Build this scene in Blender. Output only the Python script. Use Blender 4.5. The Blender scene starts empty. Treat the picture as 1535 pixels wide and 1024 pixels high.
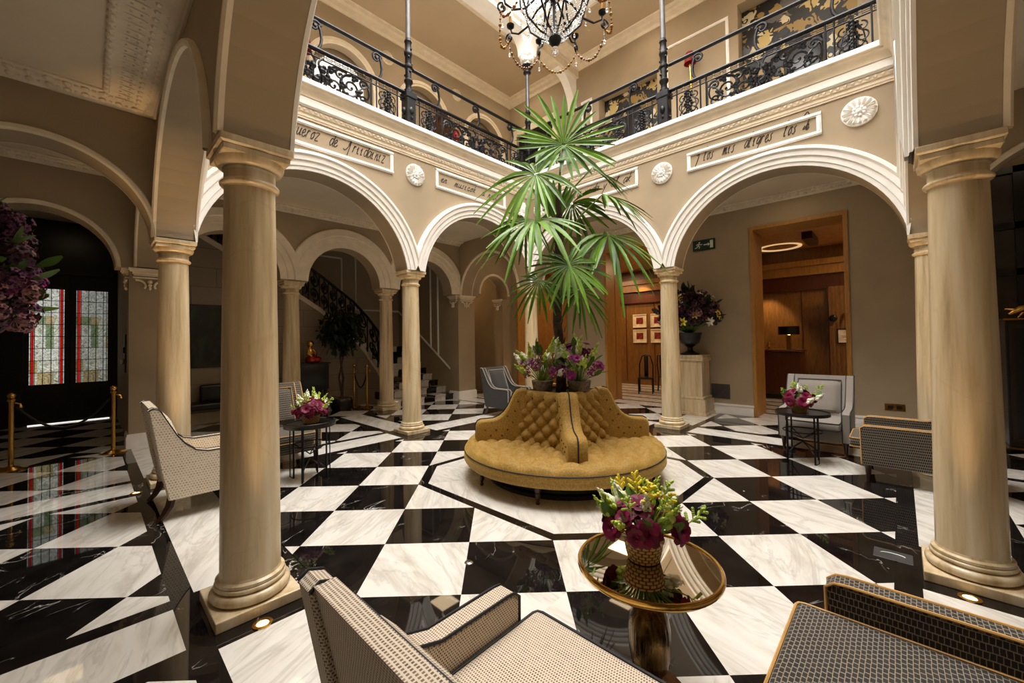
import bpy, bmesh, math, random
from mathutils import Vector, Matrix
PI = math.pi; sin = math.sin; cos = math.cos
C = bpy.context.scene.collection
random.seed(7)

# ------------------------------------------------------------------ helpers
class MB:
    """collects geometry for ONE mesh object"""
    def __init__(s): s.v = []; s.f = []; s.mi = []; s.cur = 0
    def add(s, vs, fs):
        n = len(s.v); s.v.extend([tuple(v) for v in vs])
        s.f.extend([tuple(i+n for i in f) for f in fs]); s.mi.extend([s.cur]*len(fs)); return s
    def box(s, x0, x1, y0, y1, z0, z1):
        vs = [(x, y, z) for z in (z0, z1) for y in (y0, y1) for x in (x0, x1)]
        return s.add(vs, [(0,2,3,1),(4,5,7,6),(0,1,5,4),(2,6,7,3),(0,4,6,2),(1,3,7,5)])
    def rbox(s, x0, x1, y0, y1, z0, z1, r=.01, seg=2, M=None, puff=0.0):
        bm = bmesh.new(); bmesh.ops.create_cube(bm, size=1)
        sx, sy, sz = x1-x0, y1-y0, z1-z0
        for v in bm.verts: v.co = Vector((v.co.x*sx, v.co.y*sy, v.co.z*sz))
        r = min(r, .49*min(sx, sy, sz))
        bmesh.ops.bevel(bm, geom=bm.edges[:]+bm.verts[:], offset=r, segments=seg, profile=.5, affect='EDGES')
        c = Vector(((x0+x1)/2, (y0+y1)/2, (z0+z1)/2))
        bm.verts.index_update()
        vs = [v.co+c for v in bm.verts]
        if M is not None: vs = [M @ v for v in vs]
        s.add(vs, [[v.index for v in f.verts] for f in bm.faces]); bm.free(); return s
    def tube(s, pts, r, n=6, closed=False, flat=1.0):
        pts = [Vector(p) for p in pts]; m = len(pts)
        if m < 2: return s
        rs = r if isinstance(r, (list, tuple)) else [r]*m
        T = []
        for i in range(m):
            a = pts[i-1] if (i > 0 or closed) else pts[i]
            b = pts[(i+1) % m] if (i < m-1 or closed) else pts[i]
            t = (b-a); T.append(t.normalized() if t.length > 1e-9 else Vector((0,0,1)))
        t0 = T[0]; up = Vector((0,0,1)) if abs(t0.z) < .9 else Vector((1,0,0))
        nn = (up - t0*up.dot(t0)).normalized(); vs = []
        for i in range(m):
            nn = nn - T[i]*nn.dot(T[i])
            nn = nn.normalized() if nn.length > 1e-6 else T[i].orthogonal().normalized()
            bb = T[i].cross(nn)
            for k in range(n):
                a = 2*PI*k/n; vs.append(pts[i] + nn*(cos(a)*rs[i]) + bb*(sin(a)*rs[i]*flat))
        fs = []
        for i in range(m if closed else m-1):
            j = (i+1) % m
            for k in range(n):
                l = (k+1) % n; fs.append((i*n+k, i*n+l, j*n+l, j*n+k))
        if not closed:
            fs.append(tuple(range(n-1, -1, -1))); fs.append(tuple((m-1)*n+k for k in range(n)))
        return s.add(vs, fs)
    def lathe(s, prof, n=24, c=(0,0,0), M=None, cap=True):
        vs = []; m = len(prof)
        for r, z in prof:
            for k in range(n):
                a = 2*PI*k/n; p = Vector((r*cos(a), r*sin(a), z))
                if M is not None: p = M @ p
                vs.append(p+Vector(c))
        fs = []
        for i in range(m-1):
            for k in range(n):
                l = (k+1) % n; fs.append((i*n+k, i*n+l, (i+1)*n+l, (i+1)*n+k))
        if len(prof) == 2 and abs(prof[0][1]-prof[1][1]) < 1e-6: cap = False
        if cap and prof[0][0] > 1e-5: fs.append(tuple(range(n-1, -1, -1)))
        if cap and prof[-1][0] > 1e-5: fs.append(tuple((m-1)*n+k for k in range(n)))
        return s.add(vs, fs)
    def ball(s, c, r, n=8, m=6, sc=(1,1,1)):
        prof = [(max(1e-6, sin(PI*i/m))*r, -cos(PI*i/m)*r) for i in range(m+1)]
        M = Matrix.Diagonal((sc[0], sc[1], sc[2])).to_3x3()
        return s.lathe(prof, n, c, M)
    def prism(s, poly, fn, d0, d1):
        """2D polygon extruded; fn(a,b,d)->point"""
        n = len(poly)
        vs = [fn(a, b, d0) for a, b in poly]+[fn(a, b, d1) for a, b in poly]
        fs = [tuple(range(n-1, -1, -1)), tuple(range(n, 2*n))]
        fs += [(i, (i+1) % n, n+(i+1) % n, n+i) for i in range(n)]
        return s.add(vs, fs)
    def grid(s, nu, nv, fn, wrap=False):
        vs = [fn(i, j) for j in range(nv+1) for i in range(nu+(0 if wrap else 1))]
        w = nu if wrap else nu+1
        fs = [(j*w+i, j*w+(i+1) % w, (j+1)*w+(i+1) % w, (j+1)*w+i) for j in range(nv) for i in range(nu)]
        return s.add(vs, fs)
    def build(s, name, mat, parent=None, smooth=False, fix=True, loc=None, uvw=False):
        me = bpy.data.meshes.new(name); me.from_pydata(s.v, [], s.f)
        mats = mat if isinstance(mat, (list, tuple)) else [mat]
        for m in mats: me.materials.append(m)
        if len(mats) > 1: me.polygons.foreach_set('material_index', s.mi)
        if fix:
            bm = bmesh.new(); bm.from_mesh(me); bmesh.ops.recalc_face_normals(bm, faces=bm.faces); bm.to_mesh(me); bm.free()
        if smooth: auto_smooth(me, smooth if isinstance(smooth, float) else .7)
        me.update()
        o = bpy.data.objects.new(name, me); C.objects.link(o)
        if parent is not None: o.parent = parent
        if loc is not None: o.location = loc
        return o

def auto_smooth(me, ang):
    bm = bmesh.new(); bm.from_mesh(me)
    for f in bm.faces: f.smooth = True
    for e in bm.edges:
        e.smooth = not (len(e.link_faces) == 2 and e.calc_face_angle(0) > ang)
    bm.to_mesh(me); bm.free()

def tag(o, label, cat, group=None):
    o['label'] = label; o['category'] = cat
    if group: o['group'] = group
    return o
def thing(name, label, cat, loc=(0,0,0), rz=0, group=None):
    o = bpy.data.objects.new(name, None); o.empty_display_size = .1; C.objects.link(o)
    o.location = loc; o.rotation_euler = (0, 0, rz); return tag(o, label, cat, group)
def struct(o): o['kind'] = 'structure'; return o
_tn = [0]
def trim(mb, mat, smooth=False):
    _tn[0] += 1; return struct(mb.build('trim_%d' % _tn[0], mat, smooth=smooth))
def copy_tree(o, parent=None):
    c = o.copy(); C.objects.link(c)
    if parent is not None: c.parent = parent
    for ch in list(o.children): copy_tree(ch, c)
    return c

# ------------------------------------------------------------------ materials
def lin(c):
    return tuple(((x/255)/12.92 if x/255 <= .04045 else ((x/255+.055)/1.055)**2.4) for x in c)+(1,)
class NT:
    def __init__(s, name):
        s.m = bpy.data.materials.new(name); s.m.use_nodes = True; s.t = s.m.node_tree
        s.b = s.t.nodes['Principled BSDF']
    def n(s, typ, **kw):
        nd = s.t.nodes.new(typ)
        for k, v in kw.items():
            if k in nd.inputs.keys(): nd.inputs[k].default_value = v
            else: setattr(nd, k, v)
        return nd
    def l(s, a, b): s.t.links.new(a, b)
    def coord(s, kind='Object', scale=(1,1,1), rot=(0,0,0)):
        tc = s.n('ShaderNodeTexCoord'); mp = s.n('ShaderNodeMapping')
        mp.inputs['Scale'].default_value = scale; mp.inputs['Rotation'].default_value = rot
        s.l(tc.outputs[kind], mp.inputs[0]); return mp.outputs[0]
    def noise(s, vec, scale=5, detail=3, rough=.5, dist=0):
        n = s.n('ShaderNodeTexNoise'); n.inputs['Scale'].default_value = scale; n.inputs['Detail'].default_value = detail
        n.inputs['Roughness'].default_value = rough; n.inputs['Distortion'].default_value = dist
        if vec is not None: s.l(vec, n.inputs['Vector'])
        return n.outputs['Fac']
    def ramp(s, fac, stops, interp='LINEAR'):
        r = s.n('ShaderNodeValToRGB'); r.color_ramp.interpolation = interp
        e = r.color_ramp.elements
        while len(e) < len(stops): e.new(.5)
        for i, (p, c) in enumerate(stops): e[i].position = p; e[i].color = c if len(c) == 4 else tuple(c)+(1,)
        s.l(fac, r.inputs[0]); return r.outputs[0]
    def math(s, op, a, b=0.0, c=None):
        m = s.n('ShaderNodeMath', operation=op)
        for i, x in enumerate((a, b, c)):
            if x is None: continue
            if isinstance(x, (int, float)): m.inputs[i].default_value = x
            else: s.l(x, m.inputs[i])
        return m.outputs[0]
    def mix(s, fac, a, b, typ='MIX'):
        m = s.n('ShaderNodeMix', data_type='RGBA', blend_type=typ)
        for x, i in ((fac, 0), (a, 6), (b, 7)):
            if isinstance(x, (int, float)): m.inputs[i].default_value = x
            elif isinstance(x, tuple): m.inputs[i].default_value = x
            else: s.l(x, m.inputs[i])
        return m.outputs[2]
    def col(s, x):
        if isinstance(x, tuple): s.b.inputs['Base Color'].default_value = x
        else: s.l(x, s.b.inputs['Base Color'])
        return s
    def p(s, **kw):
        for k, v in kw.items(): s.b.inputs[k.replace('_', ' ')].default_value = v
        return s
    def bump(s, h, strength=.3, dist=.01):
        b = s.n('ShaderNodeBump'); b.inputs['Strength'].default_value = strength; b.inputs['Distance'].default_value = dist
        s.l(h, b.inputs['Height']); s.l(b.outputs[0], s.b.inputs['Normal']); return s

def plain(name, rgb, rough=.5, metal=0, var=.08, scale=8, bump=0, **kw):
    t = NT(name); c = lin(rgb); v = t.coord()
    f = t.noise(v, scale, 4)
    d = tuple(max(0, x*(1-var*2)) for x in c[:3])+(1,); e = tuple(min(1, x*(1+var*2)) for x in c[:3])+(1,)
    t.col(t.ramp(f, [(.3, d), (.7, e)])); t.p(Roughness=rough, Metallic=metal, **kw)
    if bump: t.bump(t.noise(v, scale*6, 3), bump, .004)
    return t.m

M = {}
M['wall'] = plain('taupe_paint', (164,146,120), .75, var=.03, scale=2, bump=.05)
M['ceil'] = plain('ceiling_paint', (218,203,178), .8, var=.03, scale=1.5)
M['plaster'] = plain('white_plaster', (244,241,236), .6, var=.02, scale=6)
M['cream'] = plain('cream_plaster', (231,217,194), .6, var=.04, scale=6)
M['iron'] = plain('black_iron', (24,24,27), .35, metal=.6, var=.2)
M['brass'] = plain('polished_brass', (216,172,92), .18, metal=1, var=.06)
M['brassdark'] = plain('antique_brass', (140,98,44), .33, metal=1, var=.2, scale=14)
M['black'] = plain('black_lacquer', (14,13,13), .3, var=.1)
M['darkwood'] = plain('dark_stained_wood', (46,26,16), .35, var=.25, scale=14)
M['piping'] = plain('black_piping', (22,20,22), .6)
M['goldpiping'] = plain('gold_piping', (196,150,84), .55)

def wood(name, a, b, scale=(6,6,.7), rough=.35):
    t = NT(name); v = t.coord('Object', scale)
    f = t.noise(v, 4, 6, .6, 1.2); g = t.noise(v, 22, 3)
    h = t.math('ADD', t.math('MULTIPLY', f, .75), t.math('MULTIPLY', g, .25))
    t.col(t.ramp(h, [(.3, lin(a)), (.7, lin(b))])); t.p(Roughness=rough); return t.m
M['oak'] = wood('honey_wood', (146,100,44), (188,138,70))
M['panelwood'] = wood('walnut_panelling', (92,60,26), (146,100,48))
M['deskwood'] = wood('mahogany', (66,30,14), (98,50,24))

def floor_marble():
    t = NT('white_marble'); v = t.coord('Object', (1,1,1))
    g = t.n('ShaderNodeNewGeometry'); r = g.outputs['Random Per Island']
    off = t.n('ShaderNodeCombineXYZ'); t.l(t.math('MULTIPLY', r, 31.0), off.inputs[0]); t.l(t.math('MULTIPLY', r, 17.0), off.inputs[1])
    add = t.n('ShaderNodeVectorMath', operation='ADD'); t.l(v, add.inputs[0]); t.l(off.outputs[0], add.inputs[1])
    rot = t.n('ShaderNodeVectorRotate', rotation_type='Z_AXIS'); t.l(add.outputs[0], rot.inputs[0]); t.l(t.math('MULTIPLY', r, 1.4), rot.inputs['Angle'])
    st = t.n('ShaderNodeMapping'); st.inputs['Scale'].default_value = (3.2,.7,1); t.l(rot.outputs[0], st.inputs[0])
    f = t.noise(st.outputs[0], 2.2, 8, .62, .8)
    vein = t.math('ABSOLUTE', t.math('SUBTRACT', t.noise(st.outputs[0], 1.1, 5, .6, 1.0), .5))
    a = t.ramp(f, [(.3, lin((198,191,180))), (.52, lin((222,217,208))), (.8, lin((232,229,223)))])
    vm = t.ramp(vein, [(.0, (1,1,1)), (.035, (0,0,0))])
    t.col(t.mix(t.math('MULTIPLY', vm, .32), a, lin((150,142,130))))
    t.p(Roughness=.03, IOR=1.5); t.b.inputs['Specular IOR Level'].default_value = .55
    return t.m
def floor_black():
    t = NT('black_marble'); v = t.coord('Object')
    g = t.n('ShaderNodeNewGeometry'); r = g.outputs['Random Per Island']
    off = t.n('ShaderNodeCombineXYZ'); t.l(t.math('MULTIPLY', r, 23.0), off.inputs[0]); t.l(t.math('MULTIPLY', r, 41.0), off.inputs[1])
    add = t.n('ShaderNodeVectorMath', operation='ADD'); t.l(v, add.inputs[0]); t.l(off.outputs[0], add.inputs[1])
    rot = t.n('ShaderNodeVectorRotate', rotation_type='Z_AXIS'); t.l(add.outputs[0], rot.inputs[0]); t.l(t.math('MULTIPLY', r, 2.0), rot.inputs['Angle'])
    st = t.n('ShaderNodeMapping'); st.inputs['Scale'].default_value = (1.5,.6,1); t.l(rot.outputs[0], st.inputs[0])
    vein = t.math('ABSOLUTE', t.math('SUBTRACT', t.noise(st.outputs[0], 1.3, 6, .55, .7), .5))
    vm = t.ramp(vein, [(.0, (1,1,1)), (.0045, (0,0,0))])
    msk = t.ramp(t.noise(add.outputs[0], 2.2, 2), [(.52, (0,0,0)), (.66, (1,1,1))])
    sp = t.n('ShaderNodeTexVoronoi'); sp.inputs['Scale'].default_value = 34; t.l(add.outputs[0], sp.inputs['Vector'])
    spk = t.ramp(sp.outputs['Distance'], [(.03, (1,1,1)), (.09, (0,0,0))])
    spm = t.ramp(t.noise(add.outputs[0], 9, 2), [(.56, (0,0,0)), (.72, (1,1,1))])
    k = t.math('ADD', t.math('MULTIPLY', vm, msk), t.math('MULTIPLY', t.math('MULTIPLY', spk, spm), .5))
    base = t.ramp(t.noise(add.outputs[0], 5, 5), [(.3, lin((13,11,11))), (.75, lin((31,27,25)))])
    t.col(t.mix(t.math('MINIMUM', k, 1.0), base, lin((205,200,190))))
    t.p(Roughness=.025); t.b.inputs['Specular IOR Level'].default_value = .55
    return t.m
M['wmarble'] = floor_marble(); M['bmarble'] = floor_black()
def column_marble():
    t = NT('column_marble'); tc = t.n('ShaderNodeTexCoord'); oi = t.n('ShaderNodeObjectInfo')
    off = t.n('ShaderNodeVectorMath', operation='ADD'); t.l(tc.outputs['Object'], off.inputs[0])
    cx = t.n('ShaderNodeCombineXYZ'); t.l(t.math('MULTIPLY', oi.outputs['Random'], 40.0), cx.inputs[0]); t.l(cx.outputs[0], off.inputs[1])
    mp = t.n('ShaderNodeMapping'); mp.inputs['Scale'].default_value = (1,1,.07); t.l(off.outputs[0], mp.inputs[0])
    f = t.noise(mp.outputs[0], 11, 8, .62, .15)
    base = t.ramp(f, [(.28, lin((164,140,102))), (.5, lin((208,186,148))), (.75, lin((226,212,186)))])
    vein = t.math('ABSOLUTE', t.math('SUBTRACT', t.noise(off.outputs[0], .9, 3, .5, .6), .5))
    vm = t.ramp(vein, [(0, (1,1,1)), (.005, (0,0,0))])
    t.col(t.mix(t.math('MULTIPLY', vm, .12), base, lin((150,108,60))))
    t.p(Roughness=.28); return t.m
M['colm'] = column_marble()
# ------------------------------------------------------------------ the place (metres; the court's square is centred on the origin)
A0 = 3.468; WI = 3.278; WO = 3.658            # column lines, wall faces
T = .705                                       # floor tile
ZC, RI, RO = 2.76, 1.565, 1.845                # arcade arches
GE = 5.5; GN = 6.0; GW = -5.78; GS = -5.7; CZ = 4.52   # gallery wall faces, gallery ceiling
UF = 5.62; UC = 9.5                            # upper floor, upper ceiling

# ---- floor -------------------------------------------------------------
def clip(poly, a, b, c):                        # keep a*x+b*y <= c
    out = []
    for i in range(len(poly)):
        p, q = poly[i], poly[(i+1) % len(poly)]
        dp = a*p[0]+b*p[1]-c; dq = a*q[0]+b*q[1]-c
        if dp <= 0: out.append(p)
        if (dp < 0 and dq > 0) or (dp > 0 and dq < 0):
            t = dp/(dp-dq); out.append((p[0]+(q[0]-p[0])*t, p[1]+(q[1]-p[1])*t))
    return out
def area(p): return abs(sum(p[i][0]*p[(i+1) % len(p)][1]-p[(i+1) % len(p)][0]*p[i][1] for i in range(len(p))))/2
fl = MB()
def face(poly, black):
    if len(poly) < 3 or area(poly) < 1e-4: return
    fl.cur = 1 if black else 0
    fl.add([(x, y, 0) for x, y in poly], [tuple(range(len(poly)))])
def rect(x0, x1, y0, y1): return [(x0,y0),(x1,y0),(x1,y1),(x0,y1)]
def checker(x0, x1, y0, y1, ou, ov, par, hole=None):
    S = 2**.5
    us = [(x+y)/S/T for x in (x0,x1) for y in (y0,y1)]; vs = [(x-y)/S/T for x in (x0,x1) for y in (y0,y1)]
    for i in range(math.floor(min(us)-ou)-1, math.ceil(max(us)-ou)+1):
        for j in range(math.floor(min(vs)-ov)-1, math.ceil(max(vs)-ov)+1):
            q = []
            for a, b in ((i,j),(i+1,j),(i+1,j+1),(i,j+1)):
                u, v = (a+ou)*T, (b+ov)*T; q.append(((u+v)/S, (u-v)/S))
            for h in ((-1,0,-x0),(1,0,x1),(0,-1,-y0),(0,1,y1)): q = clip(q, *h) if q else q
            if len(q) < 3: continue
            bl = (i+j+par) % 2 == 0
            if not hole: face(q, bl); continue
            for a, b, c in hole:
                face(clip(q, -a, -b, -c), bl); q = clip(q, a, b, c)
                if len(q) < 3: break
def octo(R):                                     # octagon: flat sides seen in the marble ring round the sofa
    V = []
    S = 2**.5
    p, q = R, R*.2
    for u, v in ((p,q),(q,p),(-q,p),(-p,q),(-p,-q),(-q,-p),(q,-p),(p,-q)): V.append(((u+v)/S, (u-v)/S))
    return V
def halves(V):
    H = []
    for i in range(len(V)):
        (x0,y0),(x1,y1) = V[i], V[(i+1) % len(V)]
        a, b = y1-y0, -(x1-x0); c = a*x0+b*y0
        if c < 0: a, b, c = -a, -b, -c
        H.append((a,b,c))
    return H
O1, O2 = octo(1.77), octo(1.655)
checker(-3.08, 3.08, -3.08, 3.08, .5, .5, 0, halves(O1))
for i in range(8):
    j = (i+1) % 8; face([O1[i],O1[j],O2[j],O2[i]], True); face([O2[i],O2[j],(0,0)], False)
# arcade bands: white strips between black lines, black squares round the plinths
bw, bb = .25, .375
def hband(x0, x1, yc): face(rect(x0,x1,yc-bw,yc+bw), False); face(rect(x0,x1,yc-bb,yc-bw), True); face(rect(x0,x1,yc+bw,yc+bb), True)
def vband(y0, y1, xc): face(rect(xc-bw,xc+bw,y0,y1), False); face(rect(xc-bb,xc-bw,y0,y1), True); face(rect(xc+bw,xc+bb,y0,y1), True)
L = A0
cols9 = [(0,L),(L,L),(L,0),(L,-L),(0,-L),(-L,-L),(-L,0),(-L,L)]
for cx, cy in cols9: face(rect(cx-bb,cx+bb,cy-bb,cy+bb), True)
for s in (-1, 1):
    for a, b in ((-L+bb,-bb),(bb,L-bb)): hband(a, b, s*L); vband(a, b, s*L)
# galleries: cross bands on the column lines, checker bays between them
XE, YN, XW, YS = GE, 10.4, GW, GS
lim = {'N': (L+bb, 6.0), 'S': (YS, -L-bb), 'W': (XW, -L-bb), 'E': (L+bb, XE)}
for xc in (-L, 0, L):
    vband(lim['N'][0], lim['N'][1], xc); vband(lim['S'][0], lim['S'][1], xc)
for yc in (-L, 0, L):
    hband(lim['W'][0], lim['W'][1], yc); hband(lim['E'][0], lim['E'][1], yc)
# thin sills of black under the plinth squares are left out where the bands cross them
E1 = L-bb; 
bays = [ # x0,x1,y0,y1, ou, ov, parity
 (XW,-L-bb, bb,E1, .6,.3,1), (XW,-L-bb,-E1,-bb,.6,.3,1), (XW,-L-bb,L+bb,6.0,.6,.3,1), (XW,-L-bb,YS,-L-bb,.6,.3,1),
 (L+bb,XE, bb,E1,.45,.85,1), (L+bb,XE,-E1,-bb,.45,.85,1), (L+bb,XE,L+bb,6.0,.98,.28,0), (L+bb,XE,YS,-L-bb,.45,.85,0),
 (-E1,-bb,L+bb,6.0,.66,.85,1), (bb,E1,L+bb,6.0,.98,.28,1), (-E1,-bb,YS,-L-bb,.6,.3,1), (bb,E1,YS,-L-bb,.6,.3,1),
 (XW,4.5,6.0,6.4,.98,.28,1), (XW,-3.0,6.4,YN,.6,.3,1), (-3.0,5.0,6.4,YN,.98,.28,1)]
for b in bays: checker(*b)
# rooms beyond the east doors
face(rect(XE,XE+.55,-6,11), False)
for k in range(8): face(rect(XE+.55+k*.62, XE+.55+k*.62+.1,-6,11), True); face(rect(XE+.65+k*.62, XE+1.17+k*.62,-6,11), False)
o = fl.build('floor', [M['wmarble'], M['bmarble']], fix=False); struct(o)
for p in o.data.polygons:
    if p.normal.z < 0: p.flip()
sub = MB().box(-6.2, 11, -6.2, 11, -.3, -.004); struct(sub.build('floor', M['bmarble']))

# ---- walls -------------------------------------------------------------
def P(axis, s, c, z): return (s, c, z) if axis == 'x' else (c, s, z)
def arch_wall(mb, axis, c0, c1, s0, s1, zlow, ztop, arches, N=28):
    """wall of constant thickness; arches = (centre, radius, centre z, springing z)"""
    S = {s0, s1}; spans = []
    for (sc, R, zc, zs) in arches:
        w = R if zs <= zc else math.sqrt(max(0, R*R-(zs-zc)**2)); spans.append((sc-w, sc+w, sc, R, zc))
        for k in range(N+1): S.add(sc-w*cos(PI*k/N))
    S = sorted(x for x in S if s0-1e-6 <= x <= s1+1e-6)
    def low(s, side):
        for a, b, sc, R, zc in spans:
            if (a-1e-6 < s < b+1e-6) and not (side < 0 and abs(s-a) < 1e-6) and not (side > 0 and abs(s-b) < 1e-6):
                return zc+math.sqrt(max(0, R*R-(s-sc)**2))
        return zlow
    for a, b in zip(S[:-1], S[1:]):
        if b-a < 1e-6: continue
        la, lb = low(a, 1), low(b, -1)
        mid = (a+b)/2; ins = any(x < mid < y for x, y, *_ in spans)
        if not ins: la = lb = zlow
        q = [P(axis,a,c0,la),P(axis,b,c0,lb),P(axis,b,c0,ztop),P(axis,a,c0,ztop),
             P(axis,a,c1,la),P(axis,b,c1,lb),P(axis,b,c1,ztop),P(axis,a,c1,ztop)]
        mb.add(q, [(0,1,2,3),(5,4,7,6),(1,0,4,5),(3,2,6,7)])
    for a, b, sc, R, zc in spans:                  # reveals between springing and the pier foot
        if zlow < zc+math.sqrt(max(0, R*R-(a-sc)**2))-1e-4:
            zt = zc+math.sqrt(max(0, R*R-(a-sc)**2))
            for s in (a, b):
                if s0 < s < s1: mb.add([P(axis,s,c0,zlow),P(axis,s,c1,zlow),P(axis,s,c1,zt),P(axis,s,c0,zt)], [(0,1,2,3)])
    for s in (s0, s1):
        mb.add([P(axis,s,c0,zlow),P(axis,s,c1,zlow),P(axis,s,c1,ztop),P(axis,s,c0,ztop)], [(0,1,2,3)])
    return mb
def archivolt(mb, axis, cf, d, sc, zc, prof, zs, smin=-99, smax=99, N=40):
    rows = []; dR, dL = smax-sc, sc-smin
    for r, p in prof:
        a0 = math.asin(max(-1, min(1, (zs-zc)/r)))
        aR = max(a0, math.acos(min(1, dR/r))); aL = max(a0, math.acos(min(1, dL/r)))
        rows.append([P(axis, sc+r*cos(a), cf+d*p, zc+r*sin(a)) for a in [aR+(PI-aL-aR)*k/N for k in range(N+1)]])
    n = len(prof)
    mb.add([v for row in rows for v in row], [(i*(N+1)+k, i*(N+1)+k+1, (i+1)*(N+1)+k+1, (i+1)*(N+1)+k) for i in range(n-1) for k in range(N)])
BIG = [(RI-.004,0),(RI-.004,.025),(RI+.05,.03),(RI+.055,.045),(RI+.13,.048),(RI+.137,.07),(RI+.2,.075),(RI+.225,.1),(RI+.262,.1),(RI+.28,.07),(RI+.28,0)]
BEAD = [(RI-.004,0),(RI-.004,.03),(RI+.015,.045),(RI+.045,.045),(RI+.06,.02),(RI+.06,0)]
h = A0/2
ar2 = [(-h,RI,ZC,3.0),(h,RI,ZC,3.0)]
names = {'N': ('x',WI,WO), 'E': ('y',WI,WO), 'S': ('x',-WO,-WI), 'W': ('y',-WO,-WI)}
full = {'N':'north','E':'east','S':'south','W':'west'}
for k, (ax, c0, c1) in names.items():
    s0, s1 = (-WO, WO) if ax == 'x' else (-WI, WI)
    struct(arch_wall(MB(), ax, c0, c1, s0, s1, 3.0, 5.45, ar2).build('wall_'+full[k], M['wall']))
    cin, cout, d = (c0, c1, -1) if k in 'NE' else (c1, c0, 1)
    for sc in (-h, h):
        m = MB(); archivolt(m, ax, cin, d, sc, ZC, BIG, 3.0, -WI-.02 if sc < 0 else 0, 0 if sc < 0 else WI+.02); trim(m, M['plaster'], .6)
        m = MB(); archivolt(m, ax, cout, -d, sc, ZC, BEAD, 3.0); trim(m, M['cream'], .6)

# cross arches of the galleries (transverse walls) and the back arcade
def cross(name, ax, c0, c1, s0, s1, top=CZ, R=None, zc=2.95, both=True, zs=3.0, low=3.0):
    sc = (s0+s1)/2; R = R or (s1-s0)/2-.02
    struct(arch_wall(MB(), ax, c0, c1, s0, s1, low, top, [(sc,R,zc,zs)]).build(name, M['wall']))
    pr = [(R-.004,0),(R-.004,.025),(R+.015,.04),(R+.05,.04),(R+.065,.02),(R+.065,0)]
    for c, d in ((c0,-1),(c1,1)):
        m = MB(); archivolt(m, ax, c, d, sc, zc, pr, zs, s0, s1); trim(m, M['cream'], .6)
cross('wall_northwest_arch', 'x', WI, WO, -5.62, -WO)
cross('wall_northwest_cross', 'y', -WO, -WI, WO, GN, R=1.1, zc=2.95)
cross('wall_northeast_cross', 'y', WI, WO, WO, GN, R=1.1, zc=2.95)
cross('wall_northeast_arch', 'x', WI, WO, WO, GE, R=.86)
cross('wall_southeast_arch', 'y', WI, WO, GS, -WO, R=.98)
# back arcade, y = 6.0 .. 6.4
bx = [-3.42, -1.2, 1.02, 3.24]
m = MB(); arch_wall(m, 'x', GN, GN+.4, -3.2, 3.2, 3.0, CZ, [(bx[i]+1.11, .84, 3.02, 3.03) for i in range(3)]); struct(m.build('wall_north_arcade', M['wall']))
R2 = .84; ARC2 = [(R2-.004,0),(R2-.004,.02),(R2+.13,.025),(R2+.14,.04),(R2+.25,.045),(R2+.27,.07),(R2+.4,.075),(R2+.42,.05),(R2+.42,0)]
for i in range(3):
    m = MB(); archivolt(m, 'x', GN, -1, bx[i]+1.11, 3.02, ARC2, 3.02, bx[i], bx[i+1]); trim(m, M['cream'], .6)
# vestibule arch (left) and passage arch (right) in the same line
cross('wall_vestibule', 'x', GN, GN+.4, -5.75, -3.75, R=.84, zc=2.97, zs=2.98, low=2.98)
cross('wall_passage', 'x', GN, GN+.4, 3.82, 5.5, R=.6, zc=3.1, zs=3.0)
# corner piers
def pier(name, x0, x1, y0, y1, ztop=3.0):
    struct(MB().box(x0,x1,y0,y1,0,ztop).build(name, M['wall']))
    m = MB(); m.box(x0-.03,x1+.03,y0-.03,y1+.03,0,.2); m.box(x0-.018,x1+.018,y0-.018,y1+.018,.2,.235)
    _bn[0] += 1; struct(m.build('baseboard_pier_%d' % _bn[0], M['plaster']))
_bn = [0]
pier('wall_pier_northwest', -3.75,-3.2, GN,GN+.4, CZ)
pier('wall_pier_northeast', 3.2,3.82, GN,GN+.4, CZ)
pier('wall_pier_passage', 5.02,5.5, GN,GN+.4, 3.0)
# corbels: moulded cap with a pendant scroll under it; d = outward direction on the face
def corbel(x, y, ax, d, w=.2, z=3.0, dep=.09):
    m = MB()
    def bx_(s0,s1,p,z0,z1):
        if ax == 'x': m.box(x+s0,x+s1,min(y,y+d*p),max(y,y+d*p),z0,z1)
        else: m.box(min(x,x+d*p),max(x,x+d*p),y+s0,y+s1,z0,z1)
    bx_(-w,w,dep,z-.035,z); bx_(-w*.94,w*.94,dep*.85,z-.06,z-.035); bx_(-w*.82,w*.82,dep*.6,z-.1,z-.06); bx_(-w*.76,w*.76,dep*.4,z-.125,z-.1)
    bx_(-w*.8,w*.8,dep*.55,z-.165,z-.14)
    def q(s, zz, p): return (x+s, y+d*p, zz) if ax == 'x' else (x+d*p, y+s, zz)
    for sg in (-1,1):
        pts = [q(sg*w*.5*(1-t*.55)*1.1+sg*.035*cos(5*t), z-.2-.1*t+.03*sin(5*t), .03) for t in [i/10 for i in range(11)]]
        m.tube(pts, .017, 6)
    m.ball(q(0,z-.215,.03), .035, 8, 6); m.ball(q(0,z-.275,.03), .028, 8, 6); m.ball(q(0,z-.325,.025), .02, 8, 6, (1,1,1.6))
    trim(m, M['cream'], .7)
corbel(-3.49, GN, 'x', -1, .27, 2.98); corbel(-3.75, GN+.2, 'y', -1, .17, 2.98); corbel(-3.2, GN+.2, 'y', 1, .2)
corbel(3.5, GN, 'x', -1, .3); corbel(3.2, GN+.2, 'y', -1, .2); corbel(5.02, GN+.2, 'y', -1, .2)
corbel(3.47, -5.68, 'x', 1, .2); corbel(5.45, 3.47, 'y', -1, .2); corbel(-5.6, 3.47, 'y', 1, .2)

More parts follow.
